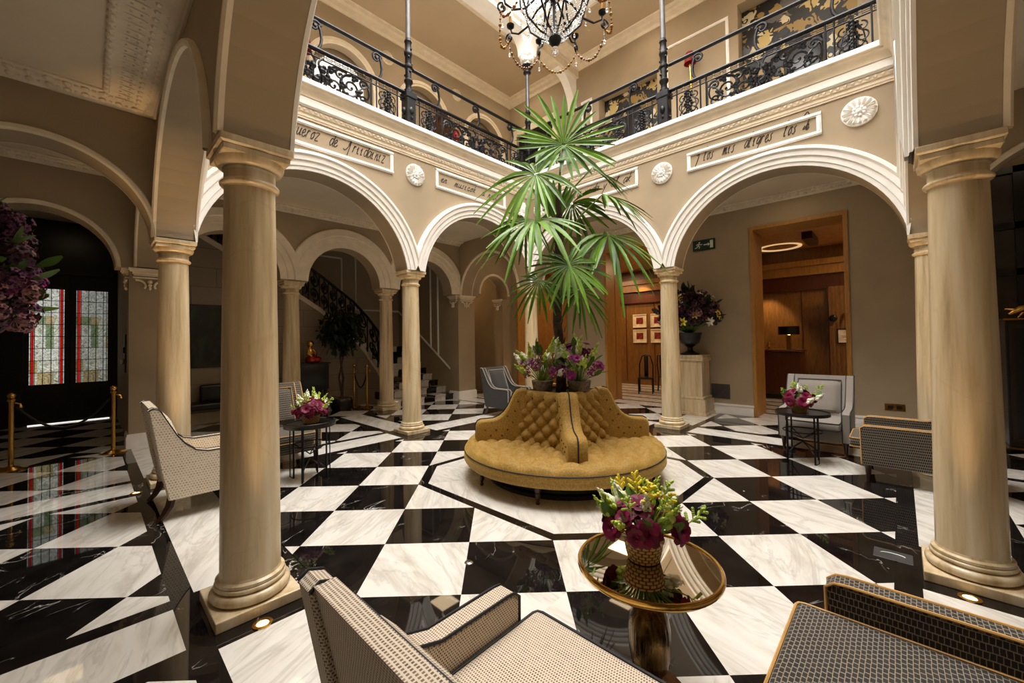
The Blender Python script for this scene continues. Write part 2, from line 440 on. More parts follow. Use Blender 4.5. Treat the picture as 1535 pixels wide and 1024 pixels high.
# outer walls -----------------------------------------------------------
def wallbox(name, x0,x1,y0,y1,z0,z1, mat='wall'): return struct(MB().box(x0,x1,y0,y1,z0,z1).build(name, M[mat]))
def wall_open(mb, x0, x1, y0, y1, z0, z1, ops):
    """wall along y with rectangular openings (ya,yb,za,zb)"""
    ys = sorted({y0,y1,*[o_[0] for o_ in ops],*[o_[1] for o_ in ops]})
    for a, b in zip(ys[:-1], ys[1:]):
        o_ = next((o_ for o_ in ops if o_[0] <= a and b <= o_[1]), None)
        if o_ is None: mb.box(x0,x1,a,b,z0,z1)
        else:
            if o_[2] > z0: mb.box(x0,x1,a,b,z0,o_[2])
            if o_[3] < z1: mb.box(x0,x1,a,b,o_[3],z1)
    return mb
DO = [(-2.46,-.96,0,3.94),(.72,2.53,0,4.02),(3.88,5.78,0,3.96)]
struct(wall_open(MB(), GE, GE+.42, -5.9, 6.6, 0, 5.5, DO).build('wall_east_outer', M['wall']))
wallbox('wall_west_outer', GW-.3, GW, -6, 10.7, 0, UC)
wallbox('wall_south_outer', GW, 6, GS-.3, GS, 0, UC)
for i, (a, b) in enumerate(((-5.6,-2.5),(-.92,.68),(2.57,3.84))):
    m = MB(); m.box(GE-.025,GE,a,b,0,.19); m.box(GE-.04,GE,a,b,.19,.225)
    struct(m.build('baseboard_east_%d' % (i+1), M['plaster']))
# gilded wooden door linings
for i, (a, b, z0, z1) in enumerate(DO):
    m = MB(); w = .05
    m.box(GE-.03,GE+.44,a-w,a+.02,0,z1+w); m.box(GE-.03,GE+.44,b-.02,b+w,0,z1+w); m.box(GE-.03,GE+.44,a+.02,b-.02,z1-.02,z1+w)
    m.box(GE+.42,GE+.72,b-.02,b+w,0,z1+w); m.box(GE+.42,GE+.72,a-w,a+.02,0,z1+w); m.box(GE+.42,GE+.72,a+.02,b-.02,z1-.02,z1+w)
    trim(m, M['oak'])
# gallery ceilings with moulded and beaded cornices
ceil_rects = [(GW,-WO,-6,6.0),(-WO,WO,WO,6.0),(WO,GE,-6,6.0),(-WO,WO,GS,-WO)]
for x0,x1,y0,y1 in ceil_rects: struct(MB().box(x0,x1,y0,y1,CZ,CZ+.25).build('ceiling', M['ceil']))
struct(MB().box(GW,6.2,6.0,11,CZ,CZ+.25).build('ceiling', M['ceil']))
def cornice(x0,x1,y0,y1,side,w=.22,h=.1):
    """egg-and-dart run on one side of a gallery bay"""
    m = MB()
    ln = (y1-y0) if side in 'EW' else (x1-x0)
    def q(s, p, z):
        return {'E':(x1-p,y0+s,z),'W':(x0+p,y0+s,z),'N':(x0+s,y1-p,z),'S':(x0+s,y0+p,z)}[side]
    prof = [(0,CZ-h),(.02,CZ-h),(.035,CZ-h*.7),(w*.45,CZ-h*.45),(w*.5,CZ-h*.3),(w*.9,CZ-h*.28),(w,CZ-h*.2),(w,CZ),(0,CZ)]
    m.add([q(s,p,z) for s in (0,ln) for p, z in prof], [(i,(i+1) % 9,9+(i+1) % 9,9+i) for i in range(9)])
    n = max(2,int(ln/(.13 if w < .3 else .11)))
    for i in range(n):
        s = (i+.5)*ln/n; hs = ln/n*.5
        if w < .3:
            m.ball(q(s,w*.7,CZ-h*.36), .05, 7, 5, (.8,.8,.6)); m.ball(q(s+hs,w*.7,CZ-h*.3), .022, 5, 4)
            m.ball(q(s,w*.27,CZ-h*.62), .042, 7, 5, (.8,.8,.6)); m.ball(q(s+hs,w*.27,CZ-h*.55), .018, 5, 4)
        else:
            def rib(p0, p1, r, dz): m.tube([q(s,p0,CZ-h*.55-dz),q(s,(p0+p1)/2,CZ-h*.45-dz),q(s,p1,CZ-h*.33-dz)], [r*.6,r,r*.4], 6)
            rib(.05,.13,.036,.0); rib(.155,.2,.03,.0); m.ball(q(s+hs,.1,CZ-h*.5), .016, 5, 4)
            rib(.22,.4,.008,-.01); m.ball(q(s+hs,.26,CZ-h*.35), .012, 5, 4); m.ball(q(s+hs,.33,CZ-h*.33), .012, 5, 4)
            m.ball(q(s,.44,CZ-h*.28), .034, 6, 5); m.ball(q(s+hs,.43,CZ-h*.25), .022, 5, 4)
    trim(m, M['cream'], .7)
for r, sd in (((GW,-WO,-3.0,WI),'E'),((GW,-WO,-3.0,WI),'N'),((GW,-WO,WO,GN),'N'),((GW,-WO,WO,GN),'E'),((-WI,WI,WO,GN),'N'),
              ((WO,GE,-WI,WI),'E'),((WO,GE,-WI,WI),'S'),((WO,GE,WO,GN),'N'),((WO,GE,WO,GN),'E'),((WO,GE,GS,-WO),'E'),((WO,GE,GS,-WO),'S')):
    cornice(*r, sd, w=.46 if (sd == 'E' and r[0] == GW and r[2] < 0) else .2)

# court entablature: mitred ring of mouldings, plus floor slab edge
def ring(prof, mat, smooth=.5, half=WI):
    m = MB(); n = len(prof); vs = []
    for sx, sy in ((-1,-1),(1,-1),(1,1),(-1,1)):
        for p, z in prof: vs.append((sx*(half-p), sy*(half-p), z))
    m.add(vs, [(k*n+i, k*n+i+1, ((k+1) % 4)*n+i+1, ((k+1) % 4)*n+i) for k in range(4) for i in range(n-1)])
    return trim(m, mat, smooth)
ring([(0,5.1),(.018,5.1),(.018,5.125),(.03,5.13),(.03,5.185),(.05,5.19),(.05,5.25),(.035,5.255)], M['cream'], .3)
ring([(.035,5.255),(.06,5.26),(.06,5.275),(.1,5.28),(.1,5.385),(.085,5.39)], M['plaster'], .3)
ring([(.085,5.39),(.11,5.395),(.115,5.42),(.125,5.45),(.145,5.485),(.17,5.505),(.19,5.51),(.19,5.53),(.21,5.535)], M['cream'], .5)
ring([(.21,5.535),(.225,5.54),(.225,5.6),(.21,5.615),(-.6,5.62)], M['plaster'], .3)
m = MB()
for k in range(4):                                   # small bead course
    for i in range(82):
        s = -WI+.04+i*.0795; a = WI-.055
        c = [(s,a,5.218),(a,s,5.218),(s,-a,5.218),(-a,s,5.218)][k]; m.ball(c, .026, 5, 4, (1,1,.9))
trim(m, M['cream'])
for k, (x0,x1,y0,y1) in enumerate(((-5.8,GE+1,WI+.02,7.2),(WI+.02,GE+1.2,-5.9,WI+.02),(-5.8,WI+.02,-5.9,-WI-.02),(-5.8,-WI-.02,-WI-.02,WI+.02))):
    struct(MB().box(x0,x1,y0,y1,5.47,UF-.003).build('floor', M['ceil']))

# ---- columns -----------------------------------------------------------
def arcp(c, z, r, a0, a1, n=6): return [(c+r*cos(math.radians(a0+(a1-a0)*i/n)), z+r*sin(math.radians(a0+(a1-a0)*i/n))) for i in range(n+1)]
def make_column():
    t = thing('marble_column', '', 'column')
    m = MB(); m.rbox(-.24,.24,-.24,.24,0,.066,.006,2); m.build('plinth', M['colm'], t)
    pr = [(.2,.066)]+arcp(.197,.1,.034,-80,90)+[(.2,.137)]+arcp(.19,.153,.016,-80,80)+[(.185,.17),(.197,.172),(.197,.19),(.178,.2),(.174,.215)]
    m = MB(); m.lathe(pr, 48); m.build('base', M['colm'], t, .8)
    sh = [(.174,.215)]; 
    for i in range(13):
        f = i/12; sh.append((.174-.026*f**1.4, .24+2.49*f))
    m = MB(); m.lathe(sh, 48); m.build('shaft', M['colm'], t, .8)
    cp = [(.148,2.72),(.152,2.73)]+arcp(.158,2.75,.016,-80,80)+[(.156,2.77),(.15,2.78),(.15,2.83),(.158,2.84),(.158,2.85)]+[(.16+.043*sin(PI/2*i/6), 2.85+.055*(1-cos(PI/2*i/6))) for i in range(7)]+[(.2,2.905)]
    m = MB(); m.lathe(cp, 48)
    m.rbox(-.192,.192,-.192,.192,2.905,2.945,.004,1); m.rbox(-.209,.209,-.209,.209,2.955,3.0,.004,1)
    vs = []; 
    for a, z in ((.192,2.945),(.209,2.956)): vs += [(-a,-a,z),(a,-a,z),(a,a,z),(-a,a,z)]
    m.add(vs, [(i,(i+1) % 4,4+(i+1) % 4,4+i) for i in range(4)])
    m.build('capital', M['colm'], t, .5)
    return t
col0 = make_column()
CL = [((-L,0),'nearest marble column at left, beside the cream armchairs','columns of the court'),
      ((-L,L),'marble column half hidden by the cream armchair at left','columns of the court'),
      ((0,L),'slim marble column between the two arches left of the palm','columns of the court'),
      ((L,L),'far corner marble column mostly hidden behind the palm and flowers','columns of the court'),
      ((L,0),'marble column right of the mustard sofa, in front of the stone pedestal','columns of the court'),
      ((L,-L),'marble column half hidden behind the big right-hand column','columns of the court'),
      ((0,-L),'nearest marble column at right, behind the near dark armchair','columns of the court'),
      ((-1.2,6.2),'back arcade column beside the dark cabinet under the stairs','columns of the back arcade'),
      ((1.02,6.2),'back arcade column at the foot of the staircase rail','columns of the back arcade')]
for i, ((x, y), lb, g) in enumerate(CL):
    c = col0 if i == 0 else copy_tree(col0); c.location = (x, y, .0); tag(c, lb, 'column', g)

# ---- camera ------------------------------------------------------------
def make_cam():
    F = 608.93; yaw, pitch, roll = .766, .0207, -.0152
    d = Vector((cos(pitch)*cos(yaw), cos(pitch)*sin(yaw), sin(pitch)))
    r = Vector((sin(yaw), -cos(yaw), 0)); u = r.cross(d)
    r, u = r*cos(roll)+u*sin(roll), r*-sin(roll)+u*cos(roll)
    cam = bpy.data.cameras.new('camera'); o = bpy.data.objects.new('camera', cam); C.objects.link(o)
    mt = Matrix((r, u, -d)).transposed().to_4x4(); mt.translation = (-4.235,-3.1481,1.6965); o.matrix_world = mt
    cam.sensor_width = 36; cam.sensor_fit = 'HORIZONTAL'; cam.lens = F*36/1535; cam.clip_start = .02
    cam.shift_x = 5.36/1535; cam.shift_y = -15.31/1535
    bpy.context.scene.camera = o
make_cam()
# ------------------------------------------------------------------ upper gallery
GNu = 6.0
AX = [-2.32, -.1, 2.12, 4.34]
struct(arch_wall(MB(), 'x', GNu, GNu+.22, -5.8, GE, UF, UC, [(s,.72,7.85,UF) for s in AX]).build('wall_north_upper', M['wall']))
struct(MB().box(-5.8, GE+.7, GNu+.3, GNu+.5, UF, UC).build('wall_north_upper_back', M['wall']))
PR3 = [(.716,0),(.716,.02),(.76,.03),(.77,.05),(.82,.05),(.86,.025),(.86,0)]
for s in AX:
    m = MB(); archivolt(m, 'x', GNu, -1, s, 7.85, PR3, 7.85)
    for sg in (-1,1): m.box(s+sg*.79-.07, s+sg*.79+.07, GNu-.045, GNu, UF, 7.85)
    trim(m, M['cream'], .6)
OPU = [(1.0,2.64,UF,8.32),(-2.75,-.8,UF,8.86),(4.25,5.7,UF,8.3)]
for i, (a, b, z0, z1) in enumerate(((-5.9,-2.75,UF,UC),(-2.75,-.8,8.86,UC),(-.8,1.0,UF,UC),(1.0,2.64,8.32,UC),(2.64,4.25,UF,UC),(4.25,5.7,8.3,UC),(5.7,6.6,UF,UC))):
    struct(MB().box(GE,GE+.4,a,b,z0,z1).build('wall_east_upper_%d' % (i+1), M['wall']))
struct(MB().box(GE+.4, GE+.6, -5.9, 6.6, UF, UC).build('wall_east_upper_back', M['wall']))
# frames on the east upper wall
def rect_frame(mb, axis, c, d, s0, s1, z0, z1, w=.06, p=.03):
    for a, b, e, f in ((s0,s1,z0,z0+w),(s0,s1,z1-w,z1),(s0,s0+w,z0+w,z1-w),(s1-w,s1,z0+w,z1-w)):
        for k, pp in ((0,p*.6),(w*.28,p)):
            q = (a+(k if b-a < 2*w else 0), b-(k if b-a < 2*w else 0), e+(k if f-e < 2*w else 0), f-(k if f-e < 2*w else 0))
            lo, hi = min(c,c+d*pp), max(c,c+d*pp)
            if axis == 'x': mb.box(q[0],q[1],lo,hi,q[2],q[3])
            else: mb.box(lo,hi,q[0],q[1],q[2],q[3])
    return mb
for s0, s1, z0, z1 in ((-.62,.78,6.0,8.72),(2.85,3.2,6.0,8.4)): trim(rect_frame(MB(),'y',GE,-1,s0,s1,z0,z1), M['plaster'])
m = MB()
for a, b, z0, z1 in ((4.05,4.25,UF,8.5),(5.7,5.9,UF,8.5),(4.25,5.7,8.3,8.5)): m.box(GE-.05,GE,a,b,z0,z1)
trim(m, M['cream'])
struct(MB().box(GE+.1,GE+.16,4.25,5.7,UF,8.3).build('door_4', M['black']))
M['upceil'] = plain('tan_ceiling_paint', (190,170,142), .8, var=.02, scale=1.5)
# ceilings, coffer mouldings, corner beams, well
for x0,x1,y0,y1 in ((-5.8,GE+.4,WO,GNu+.3),(WO,GE+.4,-5.9,WO),(-5.8,WO,-5.9,-WO),(-5.8,-WO,-WO,WO)):
    struct(MB().box(x0,x1,y0,y1,UC,UC+.3).build('ceiling', M['upceil']))
def coffer(x0,x1,y0,y1):
    m = MB(); n = 0
    prof = [(0,UC-.16),(.03,UC-.16),(.06,UC-.1),(.16,UC-.07),(.2,UC-.02),(.3,UC-.02),(.32,UC)]
    vs = []
    for cx, cy, sx, sy in ((x0,y0,1,1),(x1,y0,-1,1),(x1,y1,-1,-1),(x0,y1,1,-1)): vs += [(cx+sx*p, cy+sy*p, z) for p, z in prof]
    k = len(prof)
    m.add(vs, [(a*k+i,a*k+i+1,((a+1) % 4)*k+i+1,((a+1) % 4)*k+i) for a in range(4) for i in range(k-1)])
    trim(m, M['cream'], .5)
coffer(-WO,GE,WO,GNu); coffer(WO,GE,-5.8,WI)
for q in ((-5.8,WO,WI,WO,9.25),(WI,WO,-5.8,WI,9.25),(-5.8,WO,-WO,-WI,5.62),(-WO,-WI,-WI,WI,5.62)):
    struct(MB().box(*q[:4],q[4],10.2).build('wall_well', M['plaster'] if q[4] > 6 else M['wall']))
struct(MB().box(WO,GE,WI,WO,9.15,UC).build('wall_beam', M['cream']))
def bracket(axis, c0, c1, s, sd, z, L_, H):
    """curved plaster bracket: quarter arch from the wall (s) up to the beam"""
    m = MB(); n = 14
    poly = [(s, z), (s, z-H)]+[(s+sd*(.12+(L_-.12)*(1-cos(PI/2*i/n))), z-H+.05+(H-.05)*sin(PI/2*i/n)) for i in range(n+1)]
    m.prism(poly, (lambda a,b,d: (a,d,b)) if axis == 'x' else (lambda a,b,d: (d,a,b)), c0, c1)
    m2 = (s+sd*.07, z-H-.02)
    m.ball((m2[0],(c0+c1)/2,m2[1]) if axis == 'x' else ((c0+c1)/2,m2[0],m2[1]), .075, 8, 6)
    trim(m, M['plaster'], .5)
bracket('x', 3.36, 3.58, GE, -1, 9.16, .95, .95)
for s, sd in ((3.4,-1),(.08,1),(-.08,-1),(-3.4,1)):
    bracket('x', 3.34, 3.6, s, sd, 9.27, .5, .5); bracket('y', 3.34, 3.6, s, sd, 9.27, .5, .5)
ring([(0,9.25),(.03,9.25),(.05,9.33),(.12,9.36),(.13,9.45),(.2,9.5),(.2,9.56)], M['plaster'])
ring([(.0,9.56),(.02,9.95),(.1,10.1),(.25,10.15),(.27,10.25)], M['plaster'])
m = MB()
for k in range(4):
    for i in range(26):
        s = -3.1+i*.248; c = [(s,3.2,9.76),(3.2,s,9.76),(s,-3.2,9.76),(-3.2,s,9.76)][k]; m.ball(c, .07, 8, 5, (1,1,1.7))
trim(m, M['plaster'], .8)
# upper walls to the west and south side, closed roof round the skylight, glazing bars
for q in ((-3.3,3.3,-.0),): pass
for x0,x1,y0,y1 in ((-6,7,WO,7),(-6,7,-6.1,-WO),(WO,7,-WO,WO),(-6,-WO,-WO,WO)): struct(MB().box(x0,x1,y0,y1,10.2,10.35).build('ceiling', M['ceil']))
m = MB()
for i in range(5):
    s = -3.4+i*1.7; m.box(s-.04,s+.04,-3.6,3.6,10.9,11.0); m.box(-3.6,3.6,s-.04,s+.04,10.9,11.0)
struct(m.build('window_1', M['iron']))
for x0,x1,y0,y1 in ((-3.75,3.75,3.65,3.75),(-3.75,3.75,-3.75,-3.65),(3.65,3.75,-3.65,3.65),(-3.75,-3.65,-3.65,3.65)):
    struct(MB().box(x0,x1,y0,y1,10.2,11.75).build('wall_well', M['plaster']))
# vertical moulded jamb closing the east railing at the south corner
m = MB(); m.box(3.2,3.7,-3.3,-3.12,5.55,9.2); m.box(3.16,3.7,-3.34,-3.2,5.3,9.2); m.box(3.25,3.7,-3.12,-3.08,5.62,9.2); trim(m, M['cream'])
m = MB()
for z, r in ((5.12,.05),(5.2,.07),(5.3,.06),(5.4,.08)): m.ball((3.24,-3.24,z), r, 8, 6)
trim(m, M['cream'], .8)

# ---- rosettes and inscription panels on the court walls ------------------
def q_on(k, s, p, z): return (s, WI-p, z) if k == 'N' else (WI-p, s, z)
def rosette(k, s, z, R, label, group='plaster rosettes above the arcade', c=WI, mat='plaster'):
    t = thing('wall_rosette', label, 'plaster rosette', q_on(k,s,0,z) if c == WI else (s,c,z), 0 if k == 'N' else -PI/2, group)
    F = lambda p: Matrix(((1,0,0),(0,0,-1),(0,1,0))) @ Vector(p)
    m = MB(); m.lathe([(R,0),(R,.015),(R*.97,.025),(R*.6,.03),(R*.42,.026),(1e-6,.026)], 36)
    m.v = [F(v) for v in m.v]; m.build('disc', M[mat], t, .6)
    m = MB()
    for i in range(16):
        a = 2*PI*i/16; e = [(R*.36,.0),(R*.6,.1),(R*.82,.12),(R*.95,.0)]
        c0, c1 = Vector((cos(a),sin(a),0)), Vector((-sin(a),cos(a),0)); vs = []
        for r, w in e: vs += [c0*r-c1*(w*R*1.25)+Vector((0,0,.022)), c0*r+Vector((0,0,.075 if w > .05 else .035)), c0*r+c1*(w*R*1.25)+Vector((0,0,.022))]
        m.add(vs, [(j*3+i2, j*3+i2+1, (j+1)*3+i2+1, (j+1)*3+i2) for j in range(3) for i2 in range(2)])
    for i in range(8):
        a = 2*PI*i/8+.2; m.ball((cos(a)*R*.3, sin(a)*R*.3, .04), R*.12, 6, 5, (1,1,.7))
    m.v = [F(v) for v in m.v]; m.build('petals', M[mat], t, .5)
    m = MB(); m.ball((0,0,.04), R*.2, 10, 6, (1,1,.7)); m.v = [F(v) for v in m.v]; m.build('boss', M[mat], t, .8)
rosette('N', 0, 4.79, .2, 'white plaster rosette between the two lettered panels on the left wall')
rosette('E', 0, 4.79, .2, 'white plaster rosette above the column right of the palm')
rosette('E', -2.82, 4.82, .2, 'white plaster rosette at far right, under the cornice end')
rosette('N', 2.95, 4.79, .2, 'white plaster rosette in the far corner, half behind the palm, on the left wall')
rosette('E', 2.95, 4.79, .2, 'white plaster rosette behind the upper palm leaves, on the right wall')
for s, lb in ((-1.21,'upper wall roundel above the railing at the far left'),(1.01,'upper wall roundel just left of the first iron post'),(3.23,'upper wall roundel midway between iron post and far corner')):
    rosette('N', s, 8.86, .17, lb, 'roundels on the upper wall', c=GNu, mat='cream')

# stroke alphabet for the painted handwriting (x-height 1)
ST = {'a':[[(.7,.9),(.3,1),(0,.5),(.2,0),(.6,.4),(.75,1),(.7,.2),(.95,0)]],'b':[[(.0,.3),(.3,2),(.1,0),(.5,0),(.7,.5),(.4,.9)]],
'c':[[(.6,.85),(.3,1),(0,.4),(.25,0),(.7,.25)]],'d':[[(.7,.9),(.3,1),(0,.5),(.2,0),(.6,.4),(.95,2),(.7,.2),(.95,0)]],
'e':[[(0,.4),(.5,.6),(.45,1),(.1,.7),(.15,.1),(.5,0),(.8,.3)]],'f':[[(-.1,-1),(.3,1),(.6,2),(.85,1.8)],[(0,1),(.7,1.05)]],
'g':[[(.7,.9),(.3,1),(0,.5),(.2,.1),(.6,.5),(.75,1),(.5,-.7),(.1,-1),(-.1,-.8)]],'h':[[(0,0),(.3,2)],[(.1,.6),(.5,1),(.6,.6),(.55,0),(.85,.1)]],
'i':[[(0,.6),(.25,1),(.15,.1),(.45,.1)],[(.38,1.5),(.42,1.55)]],'k':[[(0,0),(.3,2)],[(.6,1),(.15,.5),(.7,0)]],
'l':[[(0,.4),(.4,1.6),(.35,2),(.15,1.4),(.1,.1),(.45,.1)]],'m':[[(0,0),(.15,1),(.05,.3),(.35,1),(.4,0),(.45,.4),(.75,1),(.8,0),(1.05,.2)]],
'n':[[(0,0),(.15,1),(.05,.3),(.5,1),(.55,0),(.8,.2)]],'o':[[(.4,1),(.05,.6),(.2,0),(.6,.4),(.45,1),(.8,.85)]],
'q':[[(.7,.9),(.3,1),(0,.5),(.2,.1),(.6,.5),(.75,1),(.5,-1.1)]],'r':[[(0,0),(.15,1),(.05,.5),(.35,1),(.55,.85)]],
's':[[(.55,1),(.25,.75),(.45,.3),(.2,0),(-.05,.15)]],'t':[[(.1,.1),(.4,1.6)],[(.0,1.1),(.6,1.15)]],
'u':[[(0,1),(0,.1),(.4,.2),(.6,1),(.55,.1),(.85,.15)]],'v':[[(0,1),(.25,0),(.6,1)]],'x':[[(0,1),(.6,0)],[(.6,1),(0,0)]],
'y':[[(0,1),(.2,.3),(.55,.5),(.65,1),(.3,-.6),(-.1,-1)]],'z':[[(0,1),(.6,1),(0,0),(.65,0)]],
'7':[[(0,1),(.35,1.15),(.55,1),(.2,-.4),(-.15,-1.1)]],
'D':[[(.0,1.6),(-.4,1.9),(.1,2.3),(.8,1.5),(.6,.4),(.1,.2),(.3,.6)],[(.75,.1),(1.05,.45),(.95,.75),(.7,.5),(.85,.0),(1.3,.25)]],
'A':[[(-.9,.2),(-.5,.0),(.1,.6),(.5,1.7),(.25,1.3),(.1,.8),(.5,.9)],[(.5,1.8),(.3,-.8)],[(.4,1.75),(1.2,1.9)]]}
def catmull(p, n=5):
    if len(p) < 3: return p
    o_ = []
    for i in range(len(p)-1):
        a, b, c, d = p[max(0,i-1)], p[i], p[i+1], p[min(len(p)-1,i+2)]
        for k in range(n):
            t = k/n; o_.append(tuple(.5*(2*b[j]+(c[j]-a[j])*t+(2*a[j]-5*b[j]+4*c[j]-d[j])*t*t+(3*b[j]-a[j]-3*c[j]+d[j])*t**3) for j in (0,1)))
    return o_+[p[-1]]
def inscription(k, s0, s1, z0, z1, text, label, flip, xh=.085, start=.12, adv=1.0):
    t = thing('inscription_panel', label, 'inscription', (0,0,0), 0, 'lettered panels under the balcony')
    m = MB(); rect_frame(m, 'x' if k == 'N' else 'y', WI, -1, s0, s1, z0, z1, .06, .035); m.build('frame', M['plaster'], t)
    W = lambda ch: xh*1.1 if ch == ' ' else xh*(.92 if ch not in 'mDA' else 1.25)
    room = s1-s0-start-.16; k_ = room/sum(W(c) for c in text); x = start
    for wd in text.split(' '):
        m = MB()
        for ch in wd:
            for st in ST[ch]:
                pts = []
                for p_, q_ in catmull(st):
                    u = x+(p_+.5*q_)*xh*min(1.15,k_); z = (z0+z1)/2-.04+q_*xh*1.15
                    pts.append(q_on(k, (s0+u) if not flip else (s1-u), .004, z))
                m.tube(pts, .006, 4)
            x += W(ch)*k_
        x += W(' ')*k_
        if m.v: m.build('handwritten_word', M['ink'], t)
M['ink'] = plain('dark_ink', (48,42,40), .7)
inscription('N', -2.75, -.46, 4.67, 5.06, 'vsinueroz  de  Ariidainiz', 'left wall panel lettered in dark handwriting, nearest the big left column', False, .105, .42, 1.0)
inscription('N', .46, 2.4, 4.67, 5.06, 'en  musicok  u noble', 'left wall panel of handwriting partly behind palm leaves', False, .07)
inscription('E', .47, 2.4, 4.67, 5.06, 'ay la vida y el ak', 'right wall panel end showing beside the palm leaves', True, .085)
inscription('E', -2.4, -.47, 4.66, 5.0, '7 los  mis  aligres  los D', 'right wall panel of dark handwriting above the wide right arch', True, .1, .14)

# ---- iron posts ---------------------------------------------------------
def iron_post(x, y, label):
    t = thing('iron_post', label, 'iron post', (x,y,UF), 0, 'iron posts of the balcony')
    m = MB(); m.rbox(-.1,.1,-.1,.1,0,.78,.012,1); m.rbox(-.125,.125,-.125,.125,0,.1,.01,1); m.rbox(-.12,.12,-.12,.12,.66,.78,.01,1)
    for a in range(4):
        Mx = Matrix.Rotation(a*PI/2,4,'Z')
        m.ball(Mx @ Vector((0,-.103,.42)), .05, 8, 6, (1,.4 if a % 2 == 0 else 1,1.5)); m.ball(Mx @ Vector((0,-.103,.28)), .03, 6, 5)
    m.build('pedestal', M['iron'], t, .6)
    pr = [(.055,.78),(.09,.8),(.09,.84),(.06,.86),(.055,.95),(.085,1.0),(.085,1.03),(.06,1.06),(.06,1.25),(.085,1.28),(.085,1.31),(.062,1.34),(.062,1.5),(.075,1.52),(.08,1.56),(.062,1.6),(.06,1.75),(.075,1.78),(.06,1.82),(.048,1.84)]
    m = MB(); m.lathe(pr, 16)
    for i in range(12):
        a = i*2.4; m.ball((.06*cos(a),.06*sin(a),1.08+.055*i), .026, 6, 4)
    m.build('collar', M['iron'], t, .6)
    m = MB(); m.lathe([(.05,1.84),(.046,2.75),(.06,2.76),(.05,2.78)], 16); m.build('shaft', M['steelgrey'], t, .6)
    m = MB(); m.lathe([(.05,2.76),(.1,2.8),(.1,2.83),(.07,2.86),(.12,2.92),(.14,2.98),(.09,3.0)], 16)
    for i in range(8):
        a = i*PI/4; m.ball((.12*cos(a),.12*sin(a),2.97), .035, 6, 5)
    m.build('crown', M['iron'], t, .6)
    m = MB(); m.lathe([(.09,3.0),(.13,3.15),(.16,3.35),(.2,3.5),(.2,3.62)], 12)
    for i in range(10):
        a = i*PI/5
        for z, r in ((3.12,.13),(3.3,.16),(3.46,.19)): m.ball((r*cos(a+z*3),r*sin(a+z*3),z), .045, 6, 5, (1,1,1.5))
    m.build('capital', M['plaster'], t, .6)
M['steelgrey'] = plain('grey_painted_iron', (78,76,76), .4, metal=.4)
iron_post(0, A0, 'iron post on the left balcony, standing above the slim column')
iron_post(A0, A0, 'iron post in the far corner of the balcony, behind the palm top')
iron_post(A0, 0, 'iron post on the right balcony, beside the red sconce')

